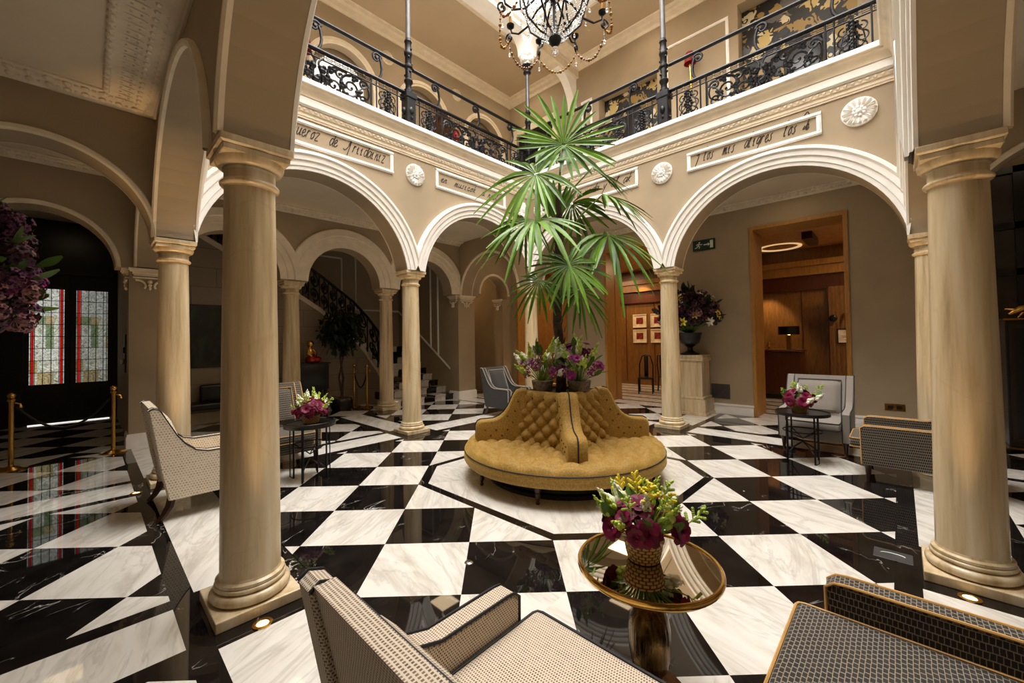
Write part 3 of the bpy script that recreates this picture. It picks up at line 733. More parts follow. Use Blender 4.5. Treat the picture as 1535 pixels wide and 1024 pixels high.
# ---- wrought iron railings ----------------------------------------------
def spiral(cx, cz, r, turns, a0, sgn=1, n=22, r1=.12):
    return [(cx+r*(1-(1-r1)*i/n)*cos(a0+sgn*2*PI*turns*i/n), cz+r*(1-(1-r1)*i/n)*sin(a0+sgn*2*PI*turns*i/n)) for i in range(n+1)]
def railing(k, s0, s1, label, far=False):
    t = thing('wrought_iron_railing', label, 'railing', (0,0,0), 0, 'balcony railings')
    F = lambda s, z, p=0: (s, A0-p, z) if k == 'N' else (A0-p, s, z)
    for nm, z, r, fl_ in (('handrail',6.9,.034,.75),('middle_rail',6.4,.034,.8),('upper_bar',6.27,.012,1),('bottom_rail',5.74,.014,1)):
        MB().tube([F(s0,z),F(s1,z)], r, 8).build(nm, M['iron'], t, .7)
    Ln = s1-s0; n = max(2, round(Ln/.95))
    for i in range(n):
        s = s0+(i+.5)*Ln/n; m = MB()
        pts = [F(s+.02,6.42),F(s+.06,6.5),F(s+.075,6.6),F(s+.06,6.72),F(s+.03,6.8)]+[F(a,b) for a, b in spiral(s-.03,6.77,.1,1.15,.4,1,16)]
        m.tube(pts, [.024]*5+[.024-.006*j/16 for j in range(17)], 6); m.ball(F(s-.03,6.77), .035, 6, 5, (1,1,1.4)); m.build('scroll_bracket', M['iron'], t, .8)
    # narrow flower panels at the ends, wide scroll panel in the middle
    pw = .42; nar = [(s0+.14,s0+.14+pw),(s1-.14-pw,s1-.14)]
    for a, b in nar:
        for s in (a, b, a-.07 if a-s0 < .3 else a, b+.09 if b < s1-.2 and a-s0 < .3 else b):
            pass
        c = (a+b)/2; m = MB()
        for sg in (-1,1):
            for zc, r in ((6.13,.1),(5.98,.12),(5.84,.09)):
                m.tube([F(x,z) for x, z in spiral(c+sg*.1,zc,r*.75,1.1,PI/2 if sg > 0 else PI/2,-sg,14)], .011, 5)
            m.tube([F(c,5.76),F(c+sg*.14,5.9),F(c+sg*.12,6.05),F(c+sg*.05,6.2),F(c,6.26)], .01, 5)
        for i in range(9):
            z = 5.8+i*.052; w = .035+.02*sin(i*1.9)
            for sg in (-1,1): m.ball(F(c+sg*w,z,.012*sg), .032, 6, 4, (1,1,1))
            m.ball(F(c,z+.02,.025), .03, 6, 4)
        m.build('flower_panel', M['iron'], t, .8)
    for s in (nar[0][0],nar[0][1],nar[0][1]+.1,nar[1][0]-.1,nar[1][0],nar[1][1]):
        MB().tube([F(s,5.66),F(s,6.4)], .014, 6).build('baluster', M['iron'], t, .8)
    a, b = nar[0][1]+.14, nar[1][0]-.14; c = (a+b)/2; hw = (b-a)/2; m = MB()
    for sg in (-1,1):
        for f, zc, r, tn, a0 in ((.3,5.93,.16,1.6,2.6),(.62,6.02,.2,1.7,PI/2),(.86,5.9,.13,1.5,PI/2),(.88,6.15,.09,1.4,0),(.42,6.16,.09,1.3,1),(.14,5.86,.09,1.2,.5)):
            pts = spiral(c+sg*f*hw, zc, r, tn, a0 if sg > 0 else PI-a0, sg); m.tube([F(x,z) for x, z in pts], [.022-.008*i/len(pts) for i in range(len(pts))], 5)
            m.ball(F(*pts[-1]), .026, 6, 4)
        def cv(P_, r=.015): m.tube([F(c+sg*x*hw, z) for x, z in catmull(P_, 6)], r*1.25, 5)
        cv([(.02,5.76),(.12,5.8),(.3,5.77),(.55,5.82),(.75,5.78),(.98,5.8)]); cv([(.05,5.78),(.18,5.95),(.2,6.15),(.35,6.25),(.55,6.24)],.017)
        cv([(.3,5.78),(.48,5.9),(.45,6.1),(.6,6.23),(.85,6.25)]); cv([(.7,5.82),(.97,5.95),(.95,6.15),(.75,6.0)],.012)
        cv([(.0,5.8),(.07,6.0),(.03,6.2),(.12,6.3)],.014)
        for x, z, r in ((.2,6.0,.05),(.26,6.17,.045),(.47,6.0,.05),(.52,5.87,.04),(.7,6.2,.045),(.78,5.98,.04),(.1,6.12,.05),(.14,5.95,.045),(.36,5.84,.04)):
            for q in range(3): m.ball(F(c+sg*x*hw+.035*cos(q*2.1+x*9),z+.035*sin(q*2.1+x*9)), r*.9, 6, 4, (1,1,.8))
    for i in range(12):
        m.ball(F(c+.08*cos(i*2.4),5.98+.13*sin(i*1.7),.03*cos(i)), .048, 6, 4)
    for x in (a-.02, b+.02): m.tube([F(x,5.74),F(x,6.27)], .01, 5)
    m.build('scroll_panel', M['iron'], t, .8)
    n = int(Ln/.13)                                       # small square fretwork under the rails
    for z in (6.33,5.695):
      m = MB(); m.tube([F(s0,z),F(s1,z)], .006, 4)
      for i in range(n):
        s = s0+(i+.5)*Ln/n; m.tube([F(s-.045,z-.028),F(s+.045,z-.028),F(s+.045,z+.03),F(s-.045,z+.03)], .007, 4, True)
      m.build('fretwork', M['iron'], t)
railing('N', -3.28, -.1, 'wrought iron railing of the left balcony, nearest the big left column')
railing('N', .1, 3.36, 'wrought iron railing of the left balcony, between iron post and far corner')
railing('E', .1, 3.36, 'wrought iron railing of the right balcony, behind the palm top')
railing('E', -3.12, -.1, 'wrought iron railing of the right balcony, ending at the right-hand jamb')

# ---- what stands on the upper floor --------------------------------------
def leafpattern():
    t = NT('leaf_print'); v = t.coord('Object', (1,1,1))
    nz = t.n('ShaderNodeTexNoise'); nz.inputs['Scale'].default_value = 2.2; nz.inputs['Detail'].default_value = 2; t.l(v, nz.inputs['Vector'])
    add = t.n('ShaderNodeVectorMath', operation='MULTIPLY_ADD'); t.l(nz.outputs['Color'], add.inputs[0]); add.inputs[1].default_value = (.7,.7,.7); t.l(v, add.inputs[2])
    vo = t.n('ShaderNodeTexVoronoi'); vo.inputs['Scale'].default_value = 3.4; t.l(add.outputs[0], vo.inputs['Vector'])
    wv = t.n('ShaderNodeTexWave'); wv.inputs['Scale'].default_value = 5; wv.inputs['Distortion'].default_value = 5; wv.inputs['Detail'].default_value = 1; t.l(add.outputs[0], wv.inputs['Vector'])
    edge = t.math('ADD', vo.outputs['Distance'], t.math('MULTIPLY', wv.outputs['Fac'], .22))
    leaf = t.ramp(edge, [(.0, (1,1,1)), (.6, (1,1,1)), (.62, (0,0,0))], 'CONSTANT')
    sep = t.n('ShaderNodeSeparateColor'); t.l(vo.outputs['Color'], sep.inputs[0])
    cc = t.ramp(sep.outputs[0], [(0, lin((150,120,58))), (.28, lin((196,170,104))), (.5, lin((36,36,40))), (.62, lin((210,196,160))), (.8, lin((92,90,88)))], 'CONSTANT')
    t.col(t.mix(leaf, lin((16,15,16)), cc)); t.p(Roughness=.5); return t.m
M['leafprint'] = leafpattern()
for a, b, z1, lb in ((1.0,2.64,8.32,'black and gold leaf-printed screen in the upper opening left of the red sconce'),(-2.75,-.8,8.86,'tall black and gold leaf-printed screen in the upper right opening')):
    t = thing('leaf_print_screen', lb, 'decorated screen', (GE+.33,(a+b)/2,UF), 0, 'leaf-print screens'); w = (b-a)/2
    MB().box(-.02,.02,-w+.01,w-.01,.0,z1-UF-.01).build('panel', M['leafprint'], t)
    m = MB(); m.rbox(-.2,-.03,-w*.45,w*.2,.0,1.95,.03,2); m.build('cabinet_front', M['black'], t, .6)
M['redshade'] = plain('red_lampshade', (150,14,14), .6, var=.15)
def sconce(loc, rz, label):
    t = thing('wall_sconce', label, 'wall lamp', loc, rz, 'red shaded sconces upstairs')
    m = MB(); m.lathe([(.13,-.12),(.09,.12)], 18, cap=False); m.lathe([(.126,-.12),(.086,.12)], 18, cap=False); m.build('lamp_shade', M['redshade'], t, .8)
    m = MB(); m.tube([(0,.0,-.12),(0,.02,-.4),(0,.06,-.85)], [.02,.03,.012], 8); m.ball((0,0,-.16),.035); m.tube([(0,.0,-.3),(0,.2,-.3)], .02, 6)
    m.build('stem', M['brass'], t, .8)
sconce((GE-.2,.14,8.06), -PI/2, 'red shaded sconce on the right upper wall beside the iron post')
sconce((-1.03,GNu-.2,8.02), 0, 'red shaded sconce at the left end of the upper wall')
sconce((3.05,GNu-.2,7.55), 0, 'small red sconce beside the dark mirror upstairs')
fw = NT('glowing_white'); fw.col((.8,.8,.8,1)); fw.b.inputs['Emission Color'].default_value = (1,.98,.95,1); fw.b.inputs['Emission Strength'].default_value = .75  # white panel in the arch recess, its brightness put in as emission
m = MB(); m.prism([(-.6,.7),(.6,.7)]+[(.6*cos(PI*i/16),2.2+.6*sin(PI*i/16)) for i in range(17)], lambda a,b,d: (a-.1,d,b+UF), GNu+.26, GNu+.29); struct(m.build('glowing_panel', fw.m))
t = thing('oval_mirror', 'dark mahogany framed oval mirror in the upper far-left arch', 'mirror', (2.75,GNu-.02,UF+1.75))
F = Matrix(((1,0,0),(0,0,-1),(0,1,0))); m = MB(); m.lathe([(.5,0),(.5,.03),(.42,.06),(.38,.03)], 32, cap=False); m.v = [F @ Vector((v[0],v[1]*1.5,v[2])) for v in m.v]; m.build('frame', M['darkwood'], t, .7)
m = MB(); m.lathe([(.39,.03),(1e-6,.03)], 32); m.v = [F @ Vector((v[0],v[1]*1.5,v[2])) for v in m.v]; m.build('glass', plain('tobacco_glass', (84,52,22), .15, metal=.6), t)
# ------------------------------------------------------------------ stair hall, vestibule and rooms beyond
# stair hall
M['stone'] = None
def ashlar():
    t = NT('stone_blocks'); v = t.coord('Object')
    mp = t.n('ShaderNodeMapping'); mp.inputs['Rotation'].default_value = (PI/2,0,0); t.l(v, mp.inputs[0])
    b = t.n('ShaderNodeTexBrick'); b.inputs['Scale'].default_value = 1.0; b.inputs['Brick Width'].default_value = .9; b.inputs['Row Height'].default_value = .42; b.inputs['Mortar Size'].default_value = .006
    b.inputs['Color1'].default_value = lin((158,142,122)); b.inputs['Color2'].default_value = lin((150,134,114)); b.inputs['Mortar'].default_value = lin((112,98,82))
    t.l(mp.outputs[0], b.inputs['Vector']); t.col(b.outputs['Color']); t.p(Roughness=.6); return t.m
M['stone'] = ashlar()
SX, SY = 1.25, 7.65
spath = [(SX,6.62,.55,1.0),(SX,7.05,.98,1.0),(1.13,7.4,1.4,.98),(.85,7.6,1.86,.92),(.4,7.65,2.25,.88),(-.05,7.65,2.6,.85),(-.6,7.65,2.95,.85),(-1.2,7.65,3.32,.85),(-2.1,7.65,3.85,.85),(-3.1,7.65,4.42,.85)]
m = MB()
for (a, b) in zip(spath[:-1], spath[1:]):             # spandrel wall under the string
    x0,y0,z0,_ = a; x1,y1,z1,_ = b; d = Vector((x1-x0,y1-y0,0)); n = Vector((-d.y,d.x,0)).normalized()*-.12
    q = [(x0,y0,0),(x1,y1,0),(x1,y1,z1-.12),(x0,y0,z0-.12)]
    m.add(q+[(x+n.x,y+n.y,z) for x,y,z in q], [(0,1,2,3),(4,7,6,5),(0,4,5,1),(3,2,6,7),(0,3,7,4),(1,5,6,2)])
struct(m.build('wall_stair_spandrel', M['stone']))
m = MB()
for (a, b) in zip(spath[:-1], spath[1:]):
    x0,y0,z0,_ = a; x1,y1,z1,_ = b; d = Vector((x1-x0,y1-y0,0)).normalized(); n = Vector((-d.y,d.x,0))
    for o0, o1, lo, hi in ((.03,-.13,-.12,0),(.05,-.14,-.04,0)):
        q = [(x0+n.x*o,y0+n.y*o,z0+h_) for o in (o0,o1) for h_ in (lo,hi)]+[(x1+n.x*o,y1+n.y*o,z1+h_) for o in (o0,o1) for h_ in (lo,hi)]
        m.add(q, [(0,1,5,4),(2,6,7,3),(1,3,7,5),(0,4,6,2),(0,2,3,1),(4,5,7,6)])
trim(m, M['cream'])
m = MB(); m.box(-3.2,1.0,7.6,7.645,0,.2); m.box(-3.2,1.0,7.585,7.645,.2,.23); struct(m.build('baseboard_stair', M['cream']))
struct(MB().box(-3.2,3.3,9.3,9.5,0,7).build('wall_stair_back', M['wall'])); struct(MB().box(3.25,3.8,6.4,9.5,0,7).build('wall_stair_east', M['wall']))
struct(MB().box(-3.72,-3.2,6.4,10.4,0,CZ).build('wall_vestibule_east', M['wall']))
m = MB()
for pts in ([(3.23,6.42,.85),(3.23,7.02,1.245),(3.23,9.28,2.72)],[(3.23,7.02,1.245),(3.23,7.02,4.3)],[(3.23,9.28,2.72),(1.7,9.28,2.72),(1.7,9.28,4.4)],[(1.25,9.28,4.3),(-.5,9.28,4.3)],[(1.25,9.28,2.6),(1.25,9.28,4.3)],[(-.5,9.28,4.3),(-.5,9.28,3)],[(3.23,7.4,1.5),(3.23,7.4,4.3),(3.23,9.0,4.3),(3.23,9.0,2.5)]):
    m.tube(pts, .03, 6)
trim(m, M['plaster'])
t = thing('staircase', 'black and white marble staircase rising behind the left arcade', 'staircase', (0,0,0))
for i in range(9):
    y = 6.5+.3*i; z = .17*(i+1); ex = .25 if i == 0 else (.1 if i == 1 else 0)
    m = MB(); x0 = SX+.0-ex*.6; x1 = 3.25; n = 6
    for j in range(n):
        m.cur = (i+j) % 2
        a, b = x0+(x1-x0)*j/n, x0+(x1-x0)*(j+1)/n
        m.box(a,b,y-ex,y+.32,0 if i == 0 else z-.19,z-.035); m.box(a,b,y-ex-.025,y+.32,z-.035,z)
    m.build('step', [M['wmarble'],M['bmarble']], t)
m = MB(); m.box(SX,3.25,9.2,9.3,0,1.53); m.build('landing', M['wmarble'], t)
for i in range(11):
    x = SX-.3*i; z = 1.7+.19*i; MB().box(x-.32,x,7.72,9.3,z-.4,z).build('step', M['wmarble'], t)
m = MB(); m.tube([(x,y,z+h_) for x,y,z,h_ in spath], .035, 8); m.build('handrail', M['iron'], t, .8)
m = MB()
for (a, b) in zip(spath[:-1], spath[1:]):
    x0,y0,z0,h0 = a; x1,y1,z1,h1 = b; ln = math.hypot(x1-x0,y1-y0); n = max(1, round(ln/.28))
    for i in range(n):
        f = i/n; g = (i+1)/n
        def Q(u, v):                                # u along, v up inside one bay
            f_ = f+(g-f)*u; h_ = h0+(h1-h0)*f_
            return (x0+(x1-x0)*f_, y0+(y1-y0)*f_, z0+(z1-z0)*f_+.02+v*(h_-.04))
        m.tube([Q(0,0),Q(0,1)], .02, 5); m.tube([Q(.5,0),Q(.5,1)], .013, 5)
        for cz, sg in ((.72,1),(.3,-1)):
            m.tube([Q(.5+x,cz+z*.5) for x, z in spiral(0,0,.44,1.6,PI/2*sg,sg,18)], .022, 5)
            m.ball(Q(.5,cz), .05, 6, 4)
m.build('balustrade', M['iron'], t, .8)
m = MB(); m.lathe([(.07,0),(.07,.06),(.03,.1),(.03,1.55),(.05,1.6),(.02,1.66)], 10, (SX,6.55,0)); m.build('newel', M['iron'], t, .8)

# vestibule with stained glass doors
struct(MB().box(-6.0,-3.2,10.4,10.6,0,CZ).build('wall_vestibule_north', M['black']))
M['darkdoor'] = plain('black_door', (12,10,10), .35)
def stained(name, red):
    t = NT(name); v = t.coord('Object')
    sx = t.n('ShaderNodeSeparateXYZ'); t.l(v, sx.inputs[0]); x, z = sx.outputs[0], sx.outputs[2]
    nz = t.noise(v, 11, 5, .75, 2.5)
    g = t.ramp(nz, [(.32, lin((60,64,56))), (.48, lin((200,200,186))), (.62, lin((252,252,246)))])
    cb = t.n('ShaderNodeCombineXYZ'); t.l(t.math('FLOOR', t.math('MULTIPLY', t.math('ADD', x, 5.06), 8.333)), cb.inputs[0]); t.l(t.math('FLOOR', t.math('MULTIPLY', t.math('ADD', z, 1.05), 3.81)), cb.inputs[1])
    wn = t.n('ShaderNodeTexWhiteNoise', noise_dimensions='2D'); t.l(cb.outputs[0], wn.inputs['Vector'])
    pc = t.ramp(wn.outputs['Value'], [(0, lin((250,250,244))), (.3, lin((206,178,118))), (.48, lin((236,240,226))), (.68, lin((128,156,98))), (.8, lin((240,236,222)))], 'CONSTANT')
    hi = t.math('GREATER_THAN', z, .45); pc = t.mix(hi, pc, lin((240,242,240)))
    c = t.mix(.85, g, pc, 'MULTIPLY')
    if red == 1: c = t.mix(.55, c, (0,0,0,1))
    ax = t.math('ABSOLUTE', x)
    rd = t.math('MULTIPLY', t.math('GREATER_THAN', ax, .19), t.math('LESS_THAN', ax, .228))
    if red == 1: rd = t.math('MULTIPLY', rd, t.math('LESS_THAN', x, 0.0))
    c = t.mix(rd, c, lin((178,14,16)))
    t.col((.02,.02,.02,1)); t.l(c, t.b.inputs['Emission Color']); t.b.inputs['Emission Strength'].default_value = .85; t.p(Roughness=.1); return t.m
for i, xc in enumerate((-4.83,-4.14)):
    o = struct(MB().box(xc-.335,xc+.335,10.3,10.37,.03,3.3).build('door_%d' % (i+1), M['darkdoor']))
    g = MB().box(-.26,.26,-.01,.01,-1.05,1.05).build('pane', stained('stained_glass_%d' % i, i)); g.location = (xc,10.29,1.92); g.parent = o
    m = MB()
    for x in (-.26,-.235,-.18,-.06,.06,.18,.235,.26): m.box(x-.006,x+.006,-.02,-.0101,-1.05,1.05)
    for k in range(9): m.box(-.26,.26,-.02,-.0101,-1.05+k*.2625-.006,-1.05+k*.2625+.006)
    l = m.build('leading', M['iron']); l.location = (xc,10.29,1.92); l.parent = o
    m = MB(); m.box(xc-.28,xc+.28,10.285,10.3,.2,.7); b = m.build('lower_panel', M['darkdoor']); b.parent = o
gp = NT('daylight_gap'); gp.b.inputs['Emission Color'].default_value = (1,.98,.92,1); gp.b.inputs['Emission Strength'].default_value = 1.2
struct(MB().box(-5.1,-3.85,10.27,10.29,.002,.02).build('door_gap_glow', gp.m))  # emissive strip standing in for daylight leaking under the doors
m = MB(); m.box(-5.25,-5.16,10.25,10.4,0,3.4); m.box(-3.8,-3.72,10.25,10.4,0,3.4); m.box(-5.25,-3.72,10.25,10.4,3.3,3.42); trim(m, M['darkdoor'])
t = thing('door_intercom', 'small metal entry panel on the vestibule wall by the glass doors', 'intercom', (-3.717,7.2,1.55))
m = MB(); m.rbox(-.03,0,-.09,.09,-.35,.35,.006,1); m.build('plate', M['steelgrey'], t); m = MB(); m.rbox(-.05,-.03,-.05,.05,.0,.12,.006,1); m.build('keypad', M['black'], t)
m = MB(); m.rbox(-.07,-.03,-.05,.05,-.2,-.1,.01,1); m.build('handle', M['brass'], t)

# painting and bench on the spandrel wall
t = thing('framed_painting', 'large dark painting under the stairs between the two left columns', 'painting', (-2.45,7.63,1.87))
rect_frame(MB(),'x',0,-1,-.3,.3,-.68,.68,.05,.03).build('frame', M['darkwood'], t)
pm = NT('dark_oil_paint'); pm.col(pm.ramp(pm.noise(pm.coord('Object',(2,2,1.2)),2.2,4), [(.45, lin((12,15,13))), (.62, lin((34,44,32))), (.75, lin((66,56,40)))])); pm.p(Roughness=.3)
MB().box(-.26,.26,-.015,0,-.64,.64).build('canvas', pm.m, t)
t = thing('upholstered_bench', 'low black bench against the stair wall under the painting', 'bench', (-2.5,7.2,0))
m = MB(); m.rbox(-.55,.55,-.22,.22,.36,.5,.04,3); m.build('seat', M['black'], t, .8)
for x in (-.48,.48):
    for y in (-.16,.16): MB().tube([(x,y,.38),(x,y,0)], [.035,.025], 8).build('leg', M['darkwood'], t)
m = MB(); m.rbox(-.1,.55,.12,.24,.45,.85,.05,3); m.build('backrest', M['black'], t, .8)

# rooms beyond the east doors
struct(MB().box(9.7,9.85,-4.6,11,0,4.2).build('wall_room_east', M['panelwood'])); struct(MB().box(GE+.42,9.9,-4.75,-4.6,0,4.2).build('wall_room_south', M['panelwood']))
struct(MB().box(GE+.42,9.9,.55,.68,0,4.2).build('wall_room_partition', M['panelwood'])); struct(MB().box(GE+.42,9.9,6.3,6.45,0,4.2).build('wall_room_north', M['panelwood']))
struct(MB().box(GE+.42,9.9,-4.7,11,4.12,4.3).build('ceiling', plain('room_ceiling', (190,140,84), .7)))
m = MB(); m.box(9.5,9.7,-4.6,11,3.35,3.6); m.box(9.42,9.7,-4.6,11,3.6,3.75); trim(m, M['oak'])
m = MB(); m.box(9.6,9.7,-4.6,11,2.95,3.35); trim(m, M['deskwood'])
m = MB()
for y in [-4.4+1.07*i for i in range(14)]: m.box(9.685,9.7,y-.012,y+.012,.1,2.95)
for i in range(9): m.box(9.62,9.7,-2.5+i*.085,-2.45+i*.085,.1,2.95)
trim(m, M['deskwood'])
m = MB(); m.lathe([(.42,4.1),(.5,4.09),(.5,4.118),(.42,4.118),(.42,4.1)], 40, (8.9,-.85,0), cap=False); e = NT('lit_ring'); e.col((.9,.7,.4,1)); e.b.inputs['Emission Color'].default_value = (1,.66,.3,1); e.b.inputs['Emission Strength'].default_value = .7; trim(m, e.m)
m = MB(); m.box(7.4,8.4,-1.75,-1.55,3.95,4.11); trim(m, M['black'])
t = thing('reception_desk', 'tall mahogany reception desk seen through the right doorway', 'desk', (8.95,-.75,0))
m = MB(); m.rbox(-.3,.3,-.55,.55,.12,1.26,.02,1); m.build('body', M['deskwood'], t, .6); m = MB(); m.rbox(-.34,.34,-.6,.6,1.26,1.32,.012,2); m.build('top', M['deskwood'], t, .6); MB().box(-.27,.27,-.52,.52,0,.12).build('plinth', M['black'], t)
t = thing('table_lamp', 'black drum-shade lamp lit on the reception desk', 'table lamp', (8.9,-1.0,1.32))
m = MB(); m.lathe([(.24,.4),(.24,.62)], 24, cap=False); m.lathe([(.235,.4),(.235,.62)], 24, cap=False); m.build('lamp_shade', M['black'], t, .7); m = MB(); m.rbox(-.05,.05,-.05,.05,0,.4,.01,1); m.build('base', M['brass'], t)
t = thing('brass_ornament', 'small brass figure at the left end of the reception desk', 'ornament', (8.8,-.55,1.32))
m = MB(); m.lathe([(.07,0),(.07,.02),(.02,.04),(.05,.1),(.03,.16),(.012,.2)], 12); m.tube([(.0,-.05,.1),(.02,-.12,.16)], .02, 6); m.build('body', M['brass'], t, .8)
t = thing('framed_notice', 'white notice fixed on the fluted wall inside the right doorway', 'notice', (9.1,-2.19,1.66))
rect_frame(MB(),'y',0,-1,-.19,.19,-.19,.19,.025,.02).build('frame', M['black'], t); MB().box(-.008,0,-.165,.165,-.165,.165).build('paper', plain('notice_paper', (222,212,200), .6), t)
m = MB()
for z, w in ((.1,.06),(.0,.11),(-.03,.09),(-.1,.05)): m.box(-.0095,-.008,-w,w,z-.006,z+.006)
m.build('lettering', plain('notice_ink', (150,120,100), .7), t)
t = thing('fluted_partition', 'narrow fluted wood partition at the right inside the doorway', 'partition', (9.12,-2.2,0)); m = MB(); m.box(0,.06,-.45,.35,0,2.95)
for i in range(9): m.box(-.01,0,-.43+i*.085,-.39+i*.085,0,2.95)
m.build('panel', M['panelwood'], t)
t = thing('wall_telephone', 'round black fitting above the notice inside the right doorway', 'wall fitting', (9.1,-1.93,2.12)); m = MB(); m.ball((-.03,0,0), .09, 12, 8, (.5,1,1)); m.build('body', M['black'], t, .9)
m = MB(); m.tube([(-.03,-.2,-.06),(-.03,-.22,.12)], .02, 6); m.build('hook', M['brass'], t)
PICL = ['upper left red print in a pale frame on the wood wall beyond the middle doorway','lower left red print in a pale frame beyond the middle doorway','upper right red print in a pale frame, half behind the column','lower right red print in a pale frame, half behind the column']
k = 0
for y in (3.62,2.95):
    for z in (2.3,1.75):
        t = thing('framed_print', PICL[k], 'framed picture', (9.68,y,z), 0, 'four red prints'); k += 1
        rect_frame(MB(),'y',0,-1,-.26,.26,-.24,.24,.035,.035).build('frame', M['cream'], t); MB().box(-.012,0,-.235,.235,-.215,.215).build('mount', plain('print_mount', (222,200,160), .7), t)
        MB().box(-.016,-.012,-.13,.13,-.11,.12).build('picture', plain('red_print', (120,22,18), .6, var=.45, scale=9), t)
def wood_chair(x, y, rz, label):
    t = thing('wooden_chair', label, 'chair', (x,y,0), rz, 'dark wooden chairs')
    m = MB(); m.rbox(-.23,.23,-.23,.23,.43,.48,.012,1); m.build('seat', M['black'], t)
    for sx in (-1,1):
        MB().tube([(sx*.2,-.2,0),(sx*.2,-.2,.44)], [.018,.024], 8).build('leg', M['black'], t); MB().tube([(sx*.2,.24,0),(sx*.2,.2,.45)], .022, 8).build('leg', M['black'], t)
    m = MB()
    for sx in (-1,1): m.tube([(sx*.2,.2,.45),(sx*.2,.25,.85),(sx*.12,.27,1.12),(0,.27,1.17)], .02, 8)
    m.rbox(-.06,.06,.22,.25,.48,1.14,.01,1); m.build('backrest', M['black'], t, .8)
wood_chair(7.7,2.5,-1.2,'dark splat-back chair nearest the doorway beyond the column'); wood_chair(8.4,2.1,.9,'dark wooden chair partly behind the column, inside the middle doorway')
t = thing('wall_bracket_lamp', 'dark candle bracket at the right edge of the upper prints', 'wall lamp', (9.6,2.72,2.55))
m = MB(); m.tube([(.1,0,-.3),(-.02,0,-.3),(-.04,0,-.1),(-.04,0,.1)], .02, 6); m.build('arm', M['darkwood'], t); m = MB(); m.tube([(-.04,-.12,.1),(-.04,.12,.1)], .02, 6); m.lathe([(.03,.1),(.03,.25)], 8, (-.04,.1,0)); m.build('cup', M['darkwood'], t)
# dark bookcase past the passage arch, and a gilt table edge
t = thing('dark_bookcase', 'dark glazed bookcase in the far passage left of the blue-grey armchair', 'bookcase', (4.4,10.2,0))
m = MB(); m.box(-.55,.65,0,.3,0,3.4); m.build('carcass', M['black'], t)
for i in range(2):
    m = MB(); rect_frame(m,'x',0,-1,-.52+i*.58,.03+i*.58,1.0,3.3,.05,.03); m.box(-.5+i*.58,.01+i*.58,-.02,0,2.1,2.14); m.build('door', M['darkwood'], t)
struct(MB().box(3.8,5.9,10.55,10.7,0,CZ).build('wall_passage_north', M['wall'])); struct(MB().box(5.15,5.5,6.4,10.7,0,CZ).build('wall_passage_east', M['wall'])); struct(MB().box(3.25,3.82,9.5,10.7,0,CZ).build('wall_passage_west', M['wall']))
t = thing('gilt_console', 'gilt-topped console glowing in the far passage', 'console table', (4.35,9.0,0))
m = MB(); m.rbox(-.35,.35,-.15,.15,.95,1.05,.01,1); m.build('top', M['brass'], t); m = MB(); m.box(-.3,.3,-.12,.12,.0,.95); m.build('body', M['black'], t)

# dark bar front at the far right
t = thing('dark_cabinet', 'tall dark cabinet with brass edge at the right edge behind the big column', 'cabinet', (5.1,-4.95,0))
m = MB(); m.rbox(-.3,.3,-.72,.72,.08,1.86,.01,1); m.build('body', M['black'], t)
for y in (-.36,.36):
    m = MB(); rect_frame(m,'y',-.3,-1,y-.33,y+.33,.15,1.8,.05,.02); d_ = m.build('door', M['darkwood'], t)
m = MB(); m.rbox(-.32,.32,-.74,.74,1.86,1.885,.005,1); m.build('brass_edge', M['brassdark'], t); m = MB(); m.rbox(-.31,.31,-.73,.73,.05,.08,.005,1); m.build('brass_foot', M['brassdark'], t)
t = thing('brass_bird', 'brass bird sculpture with a long neck on the dark cabinet', 'sculpture', (4.95,-4.45,1.9))
m = MB(); m.tube([(0,.16,.05),(0,.06,.12),(0,-.1,.16),(0,-.28,.3)], [.02,.055,.045,.012], 10); m.tube([(0,.0,.12),(0,.08,.0)], [.03,.012], 8); m.tube([(0,-.05,.13),(0,.0,.0)], [.03,.012], 8); m.tube([(0,.06,.1),(0,.2,.13)], [.03,.01], 8); m.build('body', M['brass'], t, .9)
m = MB()
for i in range(4):
    for j in range(4): pass
M['smoke'] = plain('smoked_pane', (52,46,40), .25, var=.25, scale=3)
struct(MB().box(GE-.02,GE,-5.7,-4.05,1.9,4.2).build('window_2', M['smoke']))
m = MB()
for y in (-4.12,-4.5,-5.05,-5.6): m.box(GE-.07,GE-.02,y-.06,y+.06,1.9,4.2)
for z in (2.6,3.3,4.15): m.box(GE-.07,GE-.02,-5.7,-4.05,z-.05,z+.05)
trim(m, M['black'])
# small wall and floor fittings
t = thing('exit_sign', 'green running-man exit sign on the taupe wall above the urn', 'exit sign', (GE-.012,.0,3.78))
M['signgreen'] = plain('sign_green', (10,46,36), .4); M['signwhite'] = plain('sign_white', (210,222,210), .5)
t.rotation_euler = (0,0,-PI/2)
m = MB(); m.rbox(-.24,.24,-.02,.01,-.12,.12,.006,1); m.build('plate', M['signgreen'], t)
m = MB(); g = lambda p: [(x, -.024, z) for x, z in p]
m.ball((-.09,-.023,.062), .018, 8, 5, (1,.3,1)); m.tube(g([(-.095,.035),(-.12,-.01)]), .016, 6, flat=.4); m.tube(g([(-.12,-.01),(-.085,-.03),(-.1,-.075)]), .011, 6); m.tube(g([(-.12,-.01),(-.15,-.05),(-.19,-.055)]), .011, 6)
m.tube(g([(-.095,.035),(-.06,.01),(-.03,.02)]), .009, 6); m.tube(g([(-.1,.035),(-.14,.03),(-.155,-.0)]), .009, 6)
m.box(.0,.1,-.026,-.021,-.012,.012); m.add([(.09,-.024,.04),(.09,-.024,-.04),(.135,-.024,0),(.09,-.021,.04),(.09,-.021,-.04),(.135,-.021,0)], [(0,1,2),(3,5,4),(0,2,5,3)]); m.box(.135,.2,-.026,-.021,-.085,.085)
m.build('pictogram', M['signwhite'], t)
